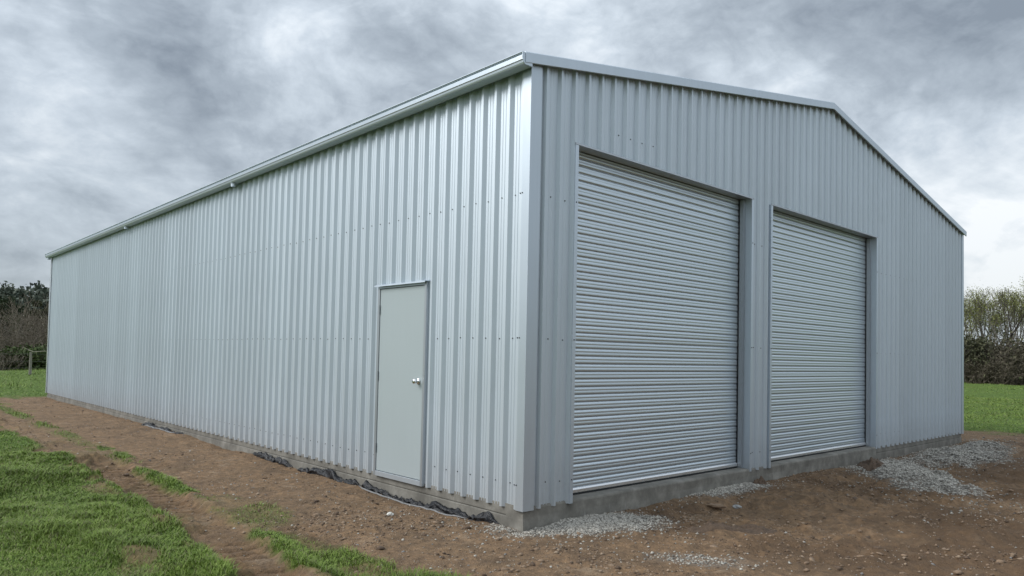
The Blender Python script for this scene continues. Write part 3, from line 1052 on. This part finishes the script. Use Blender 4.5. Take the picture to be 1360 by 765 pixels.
def heap(name, x, y, rx, ry, hgt, an, mat, label, seed):
    n = 46
    u, v = np.meshgrid(np.linspace(-1, 1, n), np.linspace(-1, 1, n), indexing='ij')
    r_ = np.hypot(u, v)
    ca, sa = math.cos(an), math.sin(an)
    lx, ly = u * rx * ca - v * ry * sa, u * rx * sa + v * ry * ca
    p = np.clip(1.15 - r_, 0, 0.8) ** 0.9 * (r_ < 0.97) * (1 + 1.1 * fbm(u * 2.2 + seed, v * 2.2, 4, seed % 8, 0.65)) + 0.16 * fbm(u * 7 + seed, v * 7, 3, 3) * (r_ < 0.95)
    gz_ = ground_fields(lx + x, ly + y)[0]
    lz = gz_ + hgt * p - 0.03 * sstep(0.7, 1.0, r_)
    idx_ = np.arange(n * n).reshape(n, n)
    q_ = np.stack([idx_[:-1, :-1], idx_[1:, :-1], idx_[1:, 1:], idx_[:-1, 1:]], -1).reshape(-1, 4)
    me = mesh_np(name, np.stack([lx, ly, lz + 0.17], -1), q_, np.full(len(q_), 4), [mat])
    o = link(name, me, label=label, category='soil heap')
    o.location = (x, y, -0.17)
    return o


heap('soil_heap', 6.75, -0.30, 0.55, 0.20, 0.095, 0.5, CL_M[1], 'dark pointed heap of soil against the slab right of second roller door', 9)
heap('soil_heap', 3.98, -0.07, 0.16, 0.09, 0.08, 0.2, CL_M[1], 'dark wet soil lump at the slab between the two roller doors', 4)
heap('soil_heap', 1.55, -1.15, 0.55, 0.14, 0.05, -0.5, CL_M[1], 'low dark ridge of churned soil ahead of the first roller door', 6)

# ------------------------------------------------------------------ torn black membrane along the slab
M_PLAS, tr, b = new_mat('black_polythene')
b.inputs['Base Color'].default_value = (0.012, 0.013, 0.016, 1)
b.inputs['Roughness'].default_value = 0.38
b.inputs['Specular IOR Level'].default_value = 0.35
pn = noise(tr, 26, 5, 0.6)
bump(tr, b, pn, 0.8, 0.02)
M_FOLD_SHEEN, tr, b = new_mat('plastic_fold_sheen')
b.inputs['Base Color'].default_value = (0.20, 0.20, 0.20, 1)  # pale grey stands for the sheen along the folded black plastic
b.inputs['Roughness'].default_value = 0.35
bump(tr, b, noise(tr, 40, 4, 0.6), 0.4, 0.01)


def membrane(y0, y1, top, out, label, seed, fold=None):
    root = empty('plastic_membrane', (0, (y0 + y1) / 2, -0.15), category='plastic sheet', label=label)
    n = max(12, int((y1 - y0) / 0.018))
    yy = np.linspace(y0, y1, n)
    m = 9
    V = np.zeros((n, m, 3))
    rr = np.random.default_rng(seed)
    taper = np.clip(np.minimum(yy - y0, y1 - yy) / 0.15, 0.15, 1)
    tops = top * (0.72 + 0.75 * fbm(yy * 2.6, yy * 0 + seed, 3, 1) + 0.30 * fbm(yy * 22.0, yy * 0 + seed, 3, 2)) * taper
    gz_ = ground_fields(np.full(n, -0.02), yy)[0]
    for j in range(m):
        f = j / (m - 1)
        bulge = out * taper * math.sin(math.pi * (0.15 + 0.85 * f)) * (0.7 + 1.2 * fbm(yy * 9 + j * 0.8, yy * 0 + seed + j * 0.45, 3, 3))
        V[:, j, 0] = S - 0.010 - np.abs(bulge) - out * 0.7 * f * taper
        V[:, j, 1] = yy + 0.02 * fbm(yy * 14 + j, yy * 0 + j * 0.7, 3, 5)
        V[:, j, 2] = gz_ - 0.03 + (np.maximum(tops, 0.012) + 0.02) * (1 - f) + 0.016 * fbm(yy * 18 + j * 1.3, yy * 0 + j, 3, 4)
    idx_ = np.arange(n * m).reshape(n, m)
    q = np.stack([idx_[:-1, :-1], idx_[:-1, 1:], idx_[1:, 1:], idx_[1:, :-1]], -1).reshape(-1, 4)
    V[:, :, 1] -= (y0 + y1) / 2
    V[:, :, 2] += 0.15
    me = mesh_np('crumpled_sheet', V.reshape(-1, 3), q, np.full(len(q), 4), [M_PLAS])
    o = link('crumpled_sheet', me, root)
    sd_ = o.modifiers.new('solid', 'SOLIDIFY')
    sd_.thickness = 0.0015
    if fold:
        f0, f1, rad, xo = fold
        yy = np.linspace(f0, f1, int((f1 - f0) / 0.03))
        gz_ = ground_fields(np.full(len(yy), xo), yy)[0]
        mb = MB()
        prev = None
        for k_, (y, z) in enumerate(zip(yy, gz_)):
            ends = min(1, min(y - f0, f1 - y) / 0.2 + 0.25)
            x_ = xo - 0.012 * fbm(np.array([y * 3]), np.array([seed * 1.0]), 2, 1)[0] + 0.05 * (1 - ends)
            ring = [(x_ + math.cos(a) * rad * 1.5 * ends, y - (y0 + y1) / 2, z + 0.15 + rad * 0.6 + math.sin(a) * rad * ends) for a in np.arange(8) * math.pi / 4]
            o_ = len(mb.v)
            mb.v += ring
            if k_:
                mb.f += [(o_ - 8 + i, o_ - 8 + (i + 1) % 8, o_ + (i + 1) % 8, o_ + i) for i in range(8)]
        mb.build('folded_edge', M_FOLD_SHEEN, root, smooth=True)
    return root


membrane(0.33, 2.75, 0.10, 0.045, 'torn black plastic membrane with folded edge, its sheen coloured pale, below the access door', 3, (0.75, 2.72, 0.009, -0.05))
membrane(2.70, 4.35, 0.10, 0.045, 'short torn piece of black plastic membrane just left of the access door', 7)
membrane(4.45, 5.75, 0.15, 0.035, 'smooth black plastic membrane flap against the middle of the side slab', 11)
membrane(8.6, 10.9, 0.06, 0.08, 'flattened black plastic membrane with edge sheen coloured pale towards the far end of slab', 15, (8.9, 10.8, 0.012, -0.07))

# ------------------------------------------------------------------ grass blades
def grass_mat(name, lo, hi):
    m, tr_, b_ = new_mat(name)
    n_ = noise(tr_, 0.9, 4, 0.6)
    n2_ = noise(tr_, 23.0, 2, 0.6)
    tr_.links.new(ramp_node(tr_, math_node(tr_, 'ADD', math_node(tr_, 'MULTIPLY', n_, 0.5), math_node(tr_, 'MULTIPLY', n2_, 0.5)), [(0.36, lo), (0.64, hi)]), b_.inputs['Base Color'])
    b_.inputs['Roughness'].default_value = 0.55
    b_.inputs['Specular IOR Level'].default_value = 0.3
    b_.inputs['Transmission Weight'].default_value = 0.0
    return m


GR_M = [grass_mat('grass_green', (0.090, 0.150, 0.018), (0.195, 0.280, 0.042)), grass_mat('grass_light', (0.145, 0.21, 0.032), (0.24, 0.32, 0.065)), grass_mat('grass_dry', (0.13, 0.13, 0.055), (0.20, 0.18, 0.09))]


def blades(name, x, y, h, wd, lean, label, simple=False):
    n = len(x)
    z = ground_fields(x, y)[0] - 0.004
    an = rng.random(n) * 6.283
    dx, dy = np.cos(an), np.sin(an)
    la = lean * (0.3 + 1.0 * rng.random(n)) * h
    px_, py_ = -dy * wd, dx * wd
    B = np.zeros((n, 5, 3))
    B[:, 0] = np.stack([x - px_, y - py_, z], -1)
    B[:, 1] = np.stack([x + px_, y + py_, z], -1)
    mx, my, mz = x + dx * la * 0.35, y + dy * la * 0.35, z + h * 0.6
    B[:, 2] = np.stack([mx + px_ * 0.7, my + py_ * 0.7, mz], -1)
    B[:, 3] = np.stack([mx - px_ * 0.7, my - py_ * 0.7, mz], -1)
    B[:, 4] = np.stack([x + dx * la, y + dy * la, z + h * (1 - 0.25 * rng.random(n))], -1)
    k_ = 2
    if simple:
        B, k_ = B[:, [0, 1, 4]], 1
        F, cnt = np.arange(n * 3), np.full(n, 3)
    else:
        o = (np.arange(n) * 5)[:, None]
        F = np.concatenate([o + np.array([[0, 1, 2, 3]]), o + np.array([[3, 2, 4]])], 1).ravel()
        cnt = np.tile([4, 3], n)
    me = mesh_np(name, B.reshape(-1, 3), F, cnt, GR_M)
    mi = np.repeat(np.searchsorted(np.cumsum([0.57, 0.30, 0.13]), rng.random(n) * 0.999), k_).astype(np.int32)
    me.polygons.foreach_set('material_index', mi)
    return link(name, me, kind='stuff', label=label)


def grass_points(n, x0, x1, y0, y1, th=0.15):
    x = x0 + (x1 - x0) * rng.random(n)
    y = y0 + (y1 - y0) * rng.random(n)
    gr = ground_fields(x, y)[1]
    k_ = rng.random(n) < np.clip((gr - th) / (1 - th), 0, 1) ** 1.3
    return x[k_], y[k_]


def near_zone(n, x0, x1, y0, y1):
    x, y = grass_points(n, x0, x1, y0, y1)
    tus = 0.6 * sstep(0.02, 0.45, fbm(x * 1.1 + 2.0, y * 0.8 + 8.0, 3, 0) + 0.1) + 0.5 * sstep(0.1, 0.5, fbm(x * 3.1, y * 2.6, 3, 5))
    fine = sstep(-0.1, 0.4, fbm(x * 5.0, y * 5.0, 2, 3))
    h = (0.013 + 0.019 * rng.random(len(x))) * (0.7 + 1.6 * tus + 0.5 * fine)
    return x, y, h


parts_ = [near_zone(170000, -4.6, -1.0, -1.0, 3.5), near_zone(95000, -3.9, -1.0, 3.5, 8.0), near_zone(50000, -3.9, -1.0, 8.0, 21.0)]
x, y, h = [np.concatenate(a) for a in zip(*parts_)]
dist = np.hypot(x - CAM.x, y - CAM.y)
blades('grass', x, y, h * (1 + dist * 0.012), 0.0012 + 0.00026 * dist, 1.2, 'short green pasture grass with tussocks left of the tyre track')
x, y = grass_points(60000, -8.5, -3.8, -1.0, 12.0)
k = x < np.where(y < 3.5, -4.6, -3.9)
x, y = x[k], y[k]
blades('grass', x, y, (0.03 + 0.03 * rng.random(len(x))), 0.005, 1.2, 'pasture grass carrying on past the left edge of the picture', True)
x, y = grass_points(60000, -9.0, 16.0, 20.8, 62.0)
k = rng.random(len(x)) < np.clip(30.0 / (np.hypot(x + 4.4, y + 4.7)), 0, 1)
x, y = x[k], y[k]
tus = sstep(0.0, 0.4, fbm(x * 0.6, y * 0.35, 3, 2))
blades('grass', x, y, (0.05 + 0.06 * rng.random(len(x))) * (0.6 + 1.5 * tus), 0.010, 1.8, 'green field grass beyond the far end of the shed', True)
zs = [grass_points(90000, 13.5, 36.0, -7.0, 9.0), grass_points(60000, 30.0, 80.0, -12.0, 26.0)]
x, y = [np.concatenate(q) for q in zip(*zs)]
tus = sstep(0.0, 0.4, fbm(x * 0.7, y * 0.9, 3, 2))
dist = np.hypot(x - CAM.x, y - CAM.y)
blades('grass', x, y, (0.022 + 0.026 * rng.random(len(x))) * (0.7 + 0.9 * tus) * (1 + dist * 0.010), 0.004 + 0.00016 * dist, 1.5, 'bright green field grass right of the shed', True)

# ------------------------------------------------------------------ fence at the left
M_POST = stone_mat('weathered_wood', (0.24, 0.225, 0.19), 0.3)
M_WIRE, _tr, _b = new_mat('fence_wire')
_b.inputs['Base Color'].default_value = (0.22, 0.22, 0.21, 1)
_b.inputs['Metallic'].default_value = 0.6
fence = empty('wire_fence', (2.9, 40.5, -0.16), category='fence', label='old wire farm fence with weathered wooden posts across the left field')
fdir = Vector((1.0, 0.06, 0)).normalized()
for k in (-2, -1, 0, 1, 2):
    p = fdir * (k * 4.2)
    mb = MB()
    tp = Vector((p.x + 0.03 * (k % 2), p.y, 1.24 + 0.06 * ((k * 7) % 3 - 1)))
    for i in range(4):
        a0 = Vector((p.x, p.y, -0.2)).lerp(tp, i / 4)
        a1 = Vector((p.x, p.y, -0.2)).lerp(tp, (i + 1) / 4)
        mb.tube(a0, a1, 0.072 - 0.004 * i, 0.068 - 0.004 * i, n=8, caps=(i == 3))
    mb.build('post', M_POST, fence)
for z in (0.35, 0.7, 1.08):
    mb = MB()
    for k in range(-8, 8):
        a0, a1 = fdir * (k * 1.05), fdir * ((k + 1) * 1.05)
        sag = lambda q: -0.03 * math.sin(math.pi * ((q / 4.0) % 1.0)) ** 2
        mb.tube((a0.x, a0.y - 0.07, z + sag(k)), (a1.x, a1.y - 0.07, z + sag(k + 1)), 0.006, n=4, caps=False)
    mb.build('wire', M_WIRE, fence)
# a fallen pale branch resting on the wires
mb = MB()
P = [Vector((2.75, 40.30, 1.12)), Vector((3.0, 40.33, 1.03)), Vector((3.5, 40.36, 1.08)), Vector((4.1, 40.4, 1.00)), Vector((5.2, 40.46, 0.90))]
for i in range(4):
    mb.tube(P[i], P[i + 1], 0.020 - 0.003 * i, 0.017 - 0.003 * i, n=6)
mb.tube(P[1], P[0] + Vector((-0.3, 0, 0.16)), 0.014, 0.006, n=5)
o = mb.build('fallen_branch', stone_mat('bleached_branch', (0.42, 0.38, 0.31)), None)
o['label'], o['category'] = 'pale dead branch lying along the fence wire by the post', 'branch'

# ------------------------------------------------------------------ trees
def bark(name, col):
    return stone_mat(name, col, 0.4)


M_BARK_G = bark('grey_bark', (0.16, 0.142, 0.118))
M_BARK_D = bark('dark_bark', (0.045, 0.038, 0.032))
M_TWIG = bark('brown_twig', (0.18, 0.150, 0.118))


def leaf_mat(name, lo, hi):
    m, tr_, b_ = new_mat(name)
    n_ = noise(tr_, 0.8, 5, 0.65)
    oi_ = tr_.nodes.new('ShaderNodeNewGeometry')
    f_ = math_node(tr_, 'ADD', math_node(tr_, 'MULTIPLY', n_, 0.5), math_node(tr_, 'MULTIPLY', oi_.outputs['Random Per Island'], 0.5))
    tr_.links.new(ramp_node(tr_, f_, [(0.25, lo), (0.75, hi)]), b_.inputs['Base Color'])
    b_.inputs['Roughness'].default_value = 0.7
    b_.inputs['Specular IOR Level'].default_value = 0.2
    return m


M_BUD = leaf_mat('spring_leaf', (0.14, 0.155, 0.045), (0.27, 0.29, 0.095))
M_EVER_HAZE = leaf_mat('evergreen_haze_leaf', (0.022, 0.034, 0.020), (0.078, 0.098, 0.055))  # lightened for distance; the haze is in the leaf colour
M_EVER2 = leaf_mat('olive_leaf', (0.040, 0.044, 0.024), (0.115, 0.115, 0.065))
M_SCRUB = leaf_mat('scrub_leaf', (0.055, 0.050, 0.034), (0.135, 0.118, 0.082))
M_HEDGE = leaf_mat('hedge_leaf', (0.035, 0.055, 0.018), (0.10, 0.135, 0.045))


def grow(rnd, p, d, L_, r, depth, segs, tips, wob=0.22, up=0.15, split=(2, 3), spread=0.6, shrink=0.68):
    n_ = 3 if depth > 0 else 2
    q = p
    dd = d
    for i in range(n_):
        dd = (dd + Vector((rnd.gauss(0, wob), rnd.gauss(0, wob), rnd.gauss(0, wob * 0.6) + up * 0.3))).normalized()
        q2 = q + dd * (L_ / n_)
        r1 = r * (1 - 0.28 / n_ * (1)) if i < n_ - 1 else r * 0.72
        segs.append((q, q2, r, r1, depth))
        q, r = q2, r1
        if depth > 0 and i > 0 and rnd.random() < 0.75:
            s_ = (dd + Vector((rnd.gauss(0, spread), rnd.gauss(0, spread), rnd.gauss(0.1, spread * 0.5)))).normalized()
            grow(rnd, q, s_, L_ * shrink * rnd.uniform(0.7, 1), r * 0.62, depth - 1, segs, tips, wob, up, split, spread, shrink)
    if depth == 0:
        tips.append((q, dd))
        return
    for _ in range(rnd.randint(*split)):
        s_ = (dd + Vector((rnd.gauss(0, spread), rnd.gauss(0, spread), rnd.gauss(up, spread * 0.4)))).normalized()
        grow(rnd, q, s_, L_ * shrink * rnd.uniform(0.75, 1.1), r * 0.75, depth - 1, segs, tips, wob, up, split, spread, shrink)


def segs_mesh(name, segs, mat, minr=0.006):
    vs, fs, cnt = [], [], []
    o = 0
    for p0, p1, r0, r1, dep in segs:
        n_ = 6 if dep >= 3 else (4 if dep >= 2 else 3)
        d = p1 - p0
        if d.length < 1e-5:
            continue
        d.normalize()
        u = d.orthogonal().normalized()
        v = d.cross(u)
        for p, r in ((p0, r0), (p1, r1)):
            r = max(r, minr)
            for i in range(n_):
                a = 2 * math.pi * i / n_
                vs.append(p + (u * math.cos(a) + v * math.sin(a)) * r)
        for i in range(n_):
            fs += [o + i, o + (i + 1) % n_, o + n_ + (i + 1) % n_, o + n_ + i]
            cnt.append(4)
        o += 2 * n_
    return mesh_np(name, [tuple(v) for v in vs], fs, cnt, [mat], smooth=True)


def leaf_mesh(name, centers, size, mat, rng_):
    n_ = len(centers)
    c_ = np.asarray(centers)
    a = rng_.normal(size=(n_, 3))
    a /= np.linalg.norm(a, axis=1, keepdims=True)
    b_ = np.cross(a, rng_.normal(size=(n_, 3)))
    b_ /= np.linalg.norm(b_, axis=1, keepdims=True)
    s_ = (size * (0.6 + 0.8 * rng_.random(n_)))[:, None]
    V = np.stack([c_ - a * s_, c_ + b_ * s_ * 0.5, c_ + a * s_, c_ - b_ * s_ * 0.5], 1)
    return mesh_np(name, V.reshape(-1, 3), np.arange(n_ * 4), np.full(n_, 4), [mat])


def bare_tree(seed, height=9.5, stems=3):
    rnd = random.Random(seed)
    segs, tips = [], []
    for s_ in range(stems):
        a = rnd.uniform(0, 6.28)
        d = Vector((math.cos(a) * 0.16, math.sin(a) * 0.16, 1)).normalized()
        grow(rnd, Vector((rnd.gauss(0, .25), rnd.gauss(0, .25), -0.2)), d, height * 0.40, 0.11, 4, segs, tips, wob=0.11, up=0.42, split=(2, 2), spread=0.34, shrink=0.62)
    rg = np.random.default_rng(seed)
    pts = []
    for p, d in tips:
        if p.z < height * 0.42 and rnd.random() < 0.7:
            continue
        for _ in range(9):
            pts.append((p.x + rnd.gauss(0, 0.26), p.y + rnd.gauss(0, 0.26), p.z + rnd.gauss(-0.05, 0.30)))
    return segs_mesh('trunk', segs, M_BARK_G, 0.013), leaf_mesh('crown', pts, 0.055, M_BUD, rg)


def scrub(seed, height=4.5, wid=2.6, n_stem=26, leaf=1500, mat_t=None, mat_l=None, lsize=0.10):
    rnd = random.Random(seed)
    segs, tips = [], []
    for s_ in range(n_stem):
        a = rnd.uniform(0, 6.28)
        rr = rnd.uniform(0, 0.5) * wid
        d = Vector((math.cos(a) * rnd.uniform(0.1, 0.9), math.sin(a) * rnd.uniform(0.1, 0.9), 1)).normalized()
        grow(rnd, Vector((math.cos(a) * rr, math.sin(a) * rr, -0.1)), d, height * rnd.uniform(0.34, 0.5), 0.035, 2, segs, tips, wob=0.25, up=0.12, split=(2, 3), spread=0.6, shrink=0.7)
    rg = np.random.default_rng(seed)
    k_ = rg.integers(0, len(tips), leaf)
    tp = np.array([tuple(t_[0]) for t_ in tips])
    pts = tp[k_] + rg.normal(0, 0.22, (leaf, 3))
    inner = np.stack([rg.normal(0, wid * 0.38, leaf // 2), rg.normal(0, wid * 0.38, leaf // 2), rg.random(leaf // 2) ** 1.4 * height * 0.75], -1)
    pts = np.concatenate([pts, inner])
    return segs_mesh('stems', segs, mat_t or M_TWIG, 0.010), leaf_mesh('foliage', pts, lsize, mat_l or M_SCRUB, rg)


def evergreen(seed, height=8.0, wid=3.4, mat=None, leafn=9000):
    rnd = random.Random(seed)
    rg = np.random.default_rng(seed)
    segs, tips = [], []
    grow(rnd, Vector((0, 0, -0.2)), Vector((0, 0, 1)), height * 0.42, 0.22, 3, segs, tips, wob=0.12, up=0.3, split=(2, 3), spread=0.5, shrink=0.66)
    clumps = []
    for _ in range(46):
        a = rnd.uniform(0, 6.28)
        hz = rnd.uniform(0.12, 1.0)
        rad = wid * math.sqrt(max(0.05, 1 - ((hz - 0.42) / 0.62) ** 2)) * rnd.uniform(0.35, 1.0)
        clumps.append((math.cos(a) * rad, math.sin(a) * rad, hz * height, rnd.uniform(0.45, 1.0)))
    cl_ = np.array(clumps)
    k_ = rg.integers(0, len(cl_), leafn)
    v = rg.normal(size=(leafn, 3))
    v /= np.linalg.norm(v, axis=1, keepdims=True)
    pts = cl_[k_, :3] + v * (cl_[k_, 3:4] * rg.random((leafn, 1)) ** 0.4) * np.array([1.0, 1.0, 0.72])
    return segs_mesh('trunk', segs, M_BARK_D, 0.02), leaf_mesh('crown', pts, 0.15, mat or M_EVER_HAZE, rg)


def place(name, meshes, names, x, y, s_, rz, label, cat, group=None, sz=None):
    z = float(ground_fields(np.array([x]), np.array([y]))[0][0])
    r_ = empty(name, (x, y, z), label=label, category=cat)
    if group:
        r_['group'] = group
    r_.rotation_euler.z = rz
    r_.scale = (s_, s_, s_ * (sz or 1))
    for me_, nm in zip(meshes, names):
        link(nm, me_, r_)
    return r_


BT = [bare_tree(21), bare_tree(33, 10.0, 4), bare_tree(47, 9.0, 3)]
SC = [scrub(5), scrub(9, 4.2, 3.0, 30, 2200), scrub(14, 3.6, 2.4, 24, 1500)]
SCD = scrub(3, 4.4, 3.0, 28, 3200, M_BARK_D, M_EVER2, 0.12)
EV = [evergreen(2), evergreen(8, 8.5, 3.8), evergreen(15, 7.5, 3.2, M_EVER2)]


def ray_at(u, v, dist):
    """ground point seen at photo pixel column u, `dist` metres from the camera"""
    d = rot @ Vector(((u - 680) / 970.92, 0, -1))
    d.z = 0
    d.normalize()
    return CAM.x + d.x * dist, CAM.y + d.y * dist


# right of the shed: budding multi-stemmed trees with scrub beneath
RT = [(1268, 84, 0, .95), (1302, 86, 1, .92), (1326, 83, 2, 1.0), (1350, 85, 0, 1.0), (1378, 82, 1, .98), (1405, 86, 2, 1.05), (1288, 90, 2, .93), (1340, 90, 1, .95), (1436, 85, 0, 1.0), (1475, 88, 1, .95)]
rt_lab = ['budding slender tree half hidden by the right wall of the shed', 'budding multi-stemmed tree just clear of the shed corner', 'budding pale tree in the middle of the right hand row',
          'tall budding tree near the right end of the field edge', 'budding tree at the right edge of the picture', 'budding tree beyond the right edge of the view',
          'budding tree standing behind the one clear of the shed', 'budding tree in the rear row behind the middle one', 'budding tree second beyond the right edge of the view', 'budding tree third beyond the right edge of the view']
for (u, dd_, k, s_), lab in zip(RT, rt_lab):
    x, y = ray_at(u, 0, dd_)
    place('budding_tree', BT[k], ('trunk', 'crown'), x, y, s_ * 1.05, random.uniform(0, 6), lab, 'tree', 'budding trees along the right field edge')
# leaning dark tree at the right edge
rnd = random.Random(71)
segs, tips = [], []
grow(rnd, Vector((0, 0, -0.2)), Vector((0.42, -0.15, 1)).normalized(), 4.8, 0.17, 4, segs, tips, wob=0.13, up=0.2, split=(1, 2), spread=0.42, shrink=0.66)
me = segs_mesh('trunk', segs, M_BARK_D, 0.014)
x, y = ray_at(1336, 0, 79)
dark_t = empty('leafless_tree', (x, y, -0.2), label='dark leafless tree leaning right above the scrub at the right edge', category='tree')
dark_t.rotation_euler.z = R(-25)
link('trunk', me, dark_t)

RS = [(1286, 77, 'D', 1.28), (1305, 79, 1, .85), (1322, 78, 'D', 1.02), (1342, 75, 0, .88), (1364, 76, 1, 1.22), (1390, 78, 'D', 1.05), (1298, 74.5, 2, .75), (1328, 74, 2, .7), (1270, 78, 0, 1.0), (1420, 79, 0, 1.0), (1455, 80, 'D', 1.0)]
rs_lab = ['dark green scrub bush at the shed end of the right field edge', 'brown scrub thicket second along the right field edge', 'dark scrub bush below the middle budding trees',
          'rounded brown twiggy bush in front at the right field edge', 'large brown twiggy bush at the right picture edge', 'dark scrub bush beyond the right edge of view',
          'low twiggy bush in front of the dark green scrub', 'low brown bush in front of the middle dark scrub', 'brown scrub hidden mostly behind the shed corner', 'brown scrub second beyond the right edge of view', 'dark scrub farthest beyond the right edge of view']
for (u, dd_, k, s_), lab in zip(RS, rs_lab):
    x, y = ray_at(u, 0, dd_)
    place('scrub_bush', SCD if k == 'D' else SC[k], ('stems', 'foliage'), x, y, s_ * 0.9, random.uniform(0, 6), lab, 'bush', 'scrub under the right hand trees')

# left: hedge, bare bush, evergreens and a wooded hill
HG = scrub(31, 1.5, 1.9, 18, 2600, M_TWIG, M_HEDGE, 0.10)
HG2 = scrub(37, 1.3, 1.8, 24, 500, M_TWIG, M_SCRUB, 0.07)
for u, dd_, me_, s_, lab in [(-22, 56, HG2, 1.0, 'low brown bramble clump beyond the left picture edge'), (6, 55, HG2, 1.0, 'low bare brown bramble clump left of the fence post'),
                             (30, 56, HG, .95, 'low green hedge clump behind the fence post'), (52, 56, HG, 1.0, 'low green hedge clump beside the far corner of the shed'), (78, 57, HG, 1.0, 'low green hedge clump hidden behind the shed')]:
    x, y = ray_at(u, 0, dd_)
    place('hedge_clump', me_, ('stems', 'foliage'), x, y, s_, random.uniform(0, 6), lab, 'hedge', 'hedge clumps behind the left fence')
GB = scrub(41, 5.4, 4.0, 48, 700, M_TWIG, M_SCRUB, 0.07)
for u, dd_, s_, lab in [(46, 63, 1.0, 'big bare grey twiggy bush rising behind the fence post'), (8, 66, .62, 'smaller bare twiggy bush at the left picture edge'), (84, 64, .95, 'bare twiggy bush hidden behind the far shed corner')]:
    x, y = ray_at(u, 0, dd_)
    place('bare_bush', GB, ('stems', 'foliage'), x, y, s_, random.uniform(0, 6), lab, 'bush', 'bare bushes behind the left fence')
for u, dd_, k, s_, lab in [(4, 84, 0, .74, 'dark evergreen tree at the left edge of the picture'), (30, 92, 1, .66, 'dark evergreen tree behind the bare twiggy bush'), (58, 88, 2, .78, 'olive evergreen tree beside the far shed corner'), (-30, 86, 2, .95, 'olive evergreen beyond the left picture edge')]:
    x, y = ray_at(u, 0, dd_)
    place('evergreen_tree', EV[k], ('trunk', 'crown'), x, y, s_, random.uniform(0, 6), lab, 'tree', 'evergreens behind the left hedge')

# wooded hill far behind (terrain sheet and the wood on it)
cx_, cy_ = ray_at(20, 0, 260)
hx = np.linspace(-170, 170, 90)
hy = np.linspace(-70, 120, 50)
HX, HY = np.meshgrid(hx, hy, indexing='ij')


def hill_h(a, b_):
    return 17.0 * np.exp(-(a / 120) ** 2) * sstep(-70, 30, b_) * (1 + 0.16 * fbm(a * 0.03, b_ * 0.03, 3, 1)) - 1.2


fw_ = Vector((cx_ - CAM.x, cy_ - CAM.y, 0)).normalized()
rt_ = Vector((fw_.y, -fw_.x, 0))
ZZ = hill_h(HX, HY)
PX = cx_ + rt_.x * HX + fw_.x * HY
PY = cy_ + rt_.y * HX + fw_.y * HY
i_ = np.arange(HX.size).reshape(HX.shape)
q = np.stack([i_[:-1, :-1], i_[1:, :-1], i_[1:, 1:], i_[:-1, 1:]], -1).reshape(-1, 4)
M_HILL = leaf_mat('hill_cover', (0.03, 0.04, 0.02), (0.07, 0.085, 0.045))
link('hill', mesh_np('hill', np.stack([PX, PY, ZZ], -1), q, np.full(len(q), 4), [M_HILL], smooth=True), kind='structure', label='low wooded hill behind the left field')
nT = 900
ta, tb = (rng.random(nT) * 2 - 1) * 120, -60 + 120 * rng.random(nT)
tz = hill_h(ta, tb)
crown_r = 1.6 + 1.8 * rng.random(nT)
per = 70
v = rng.normal(size=(nT, per, 3))
v /= np.linalg.norm(v, axis=2, keepdims=True)
base_ = np.stack([cx_ + rt_.x * ta + fw_.x * tb, cy_ + rt_.y * ta + fw_.y * tb, tz + crown_r * 0.9], -1)
pts = base_[:, None, :] + v * (crown_r[:, None] * (0.55 + 0.5 * rng.random((nT, per))))[..., None] * np.array([1, 1, 1.05])
M_FAR_HAZE = leaf_mat('far_wood_haze_leaf', (0.045, 0.060, 0.045), (0.11, 0.128, 0.095))  # paler and bluer: distance haze put into the colour
link('wood', leaf_mesh('wood', pts.reshape(-1, 3), 0.75, M_FAR_HAZE, rng), kind='stuff', label='dark wood covering the low hill behind the left field')
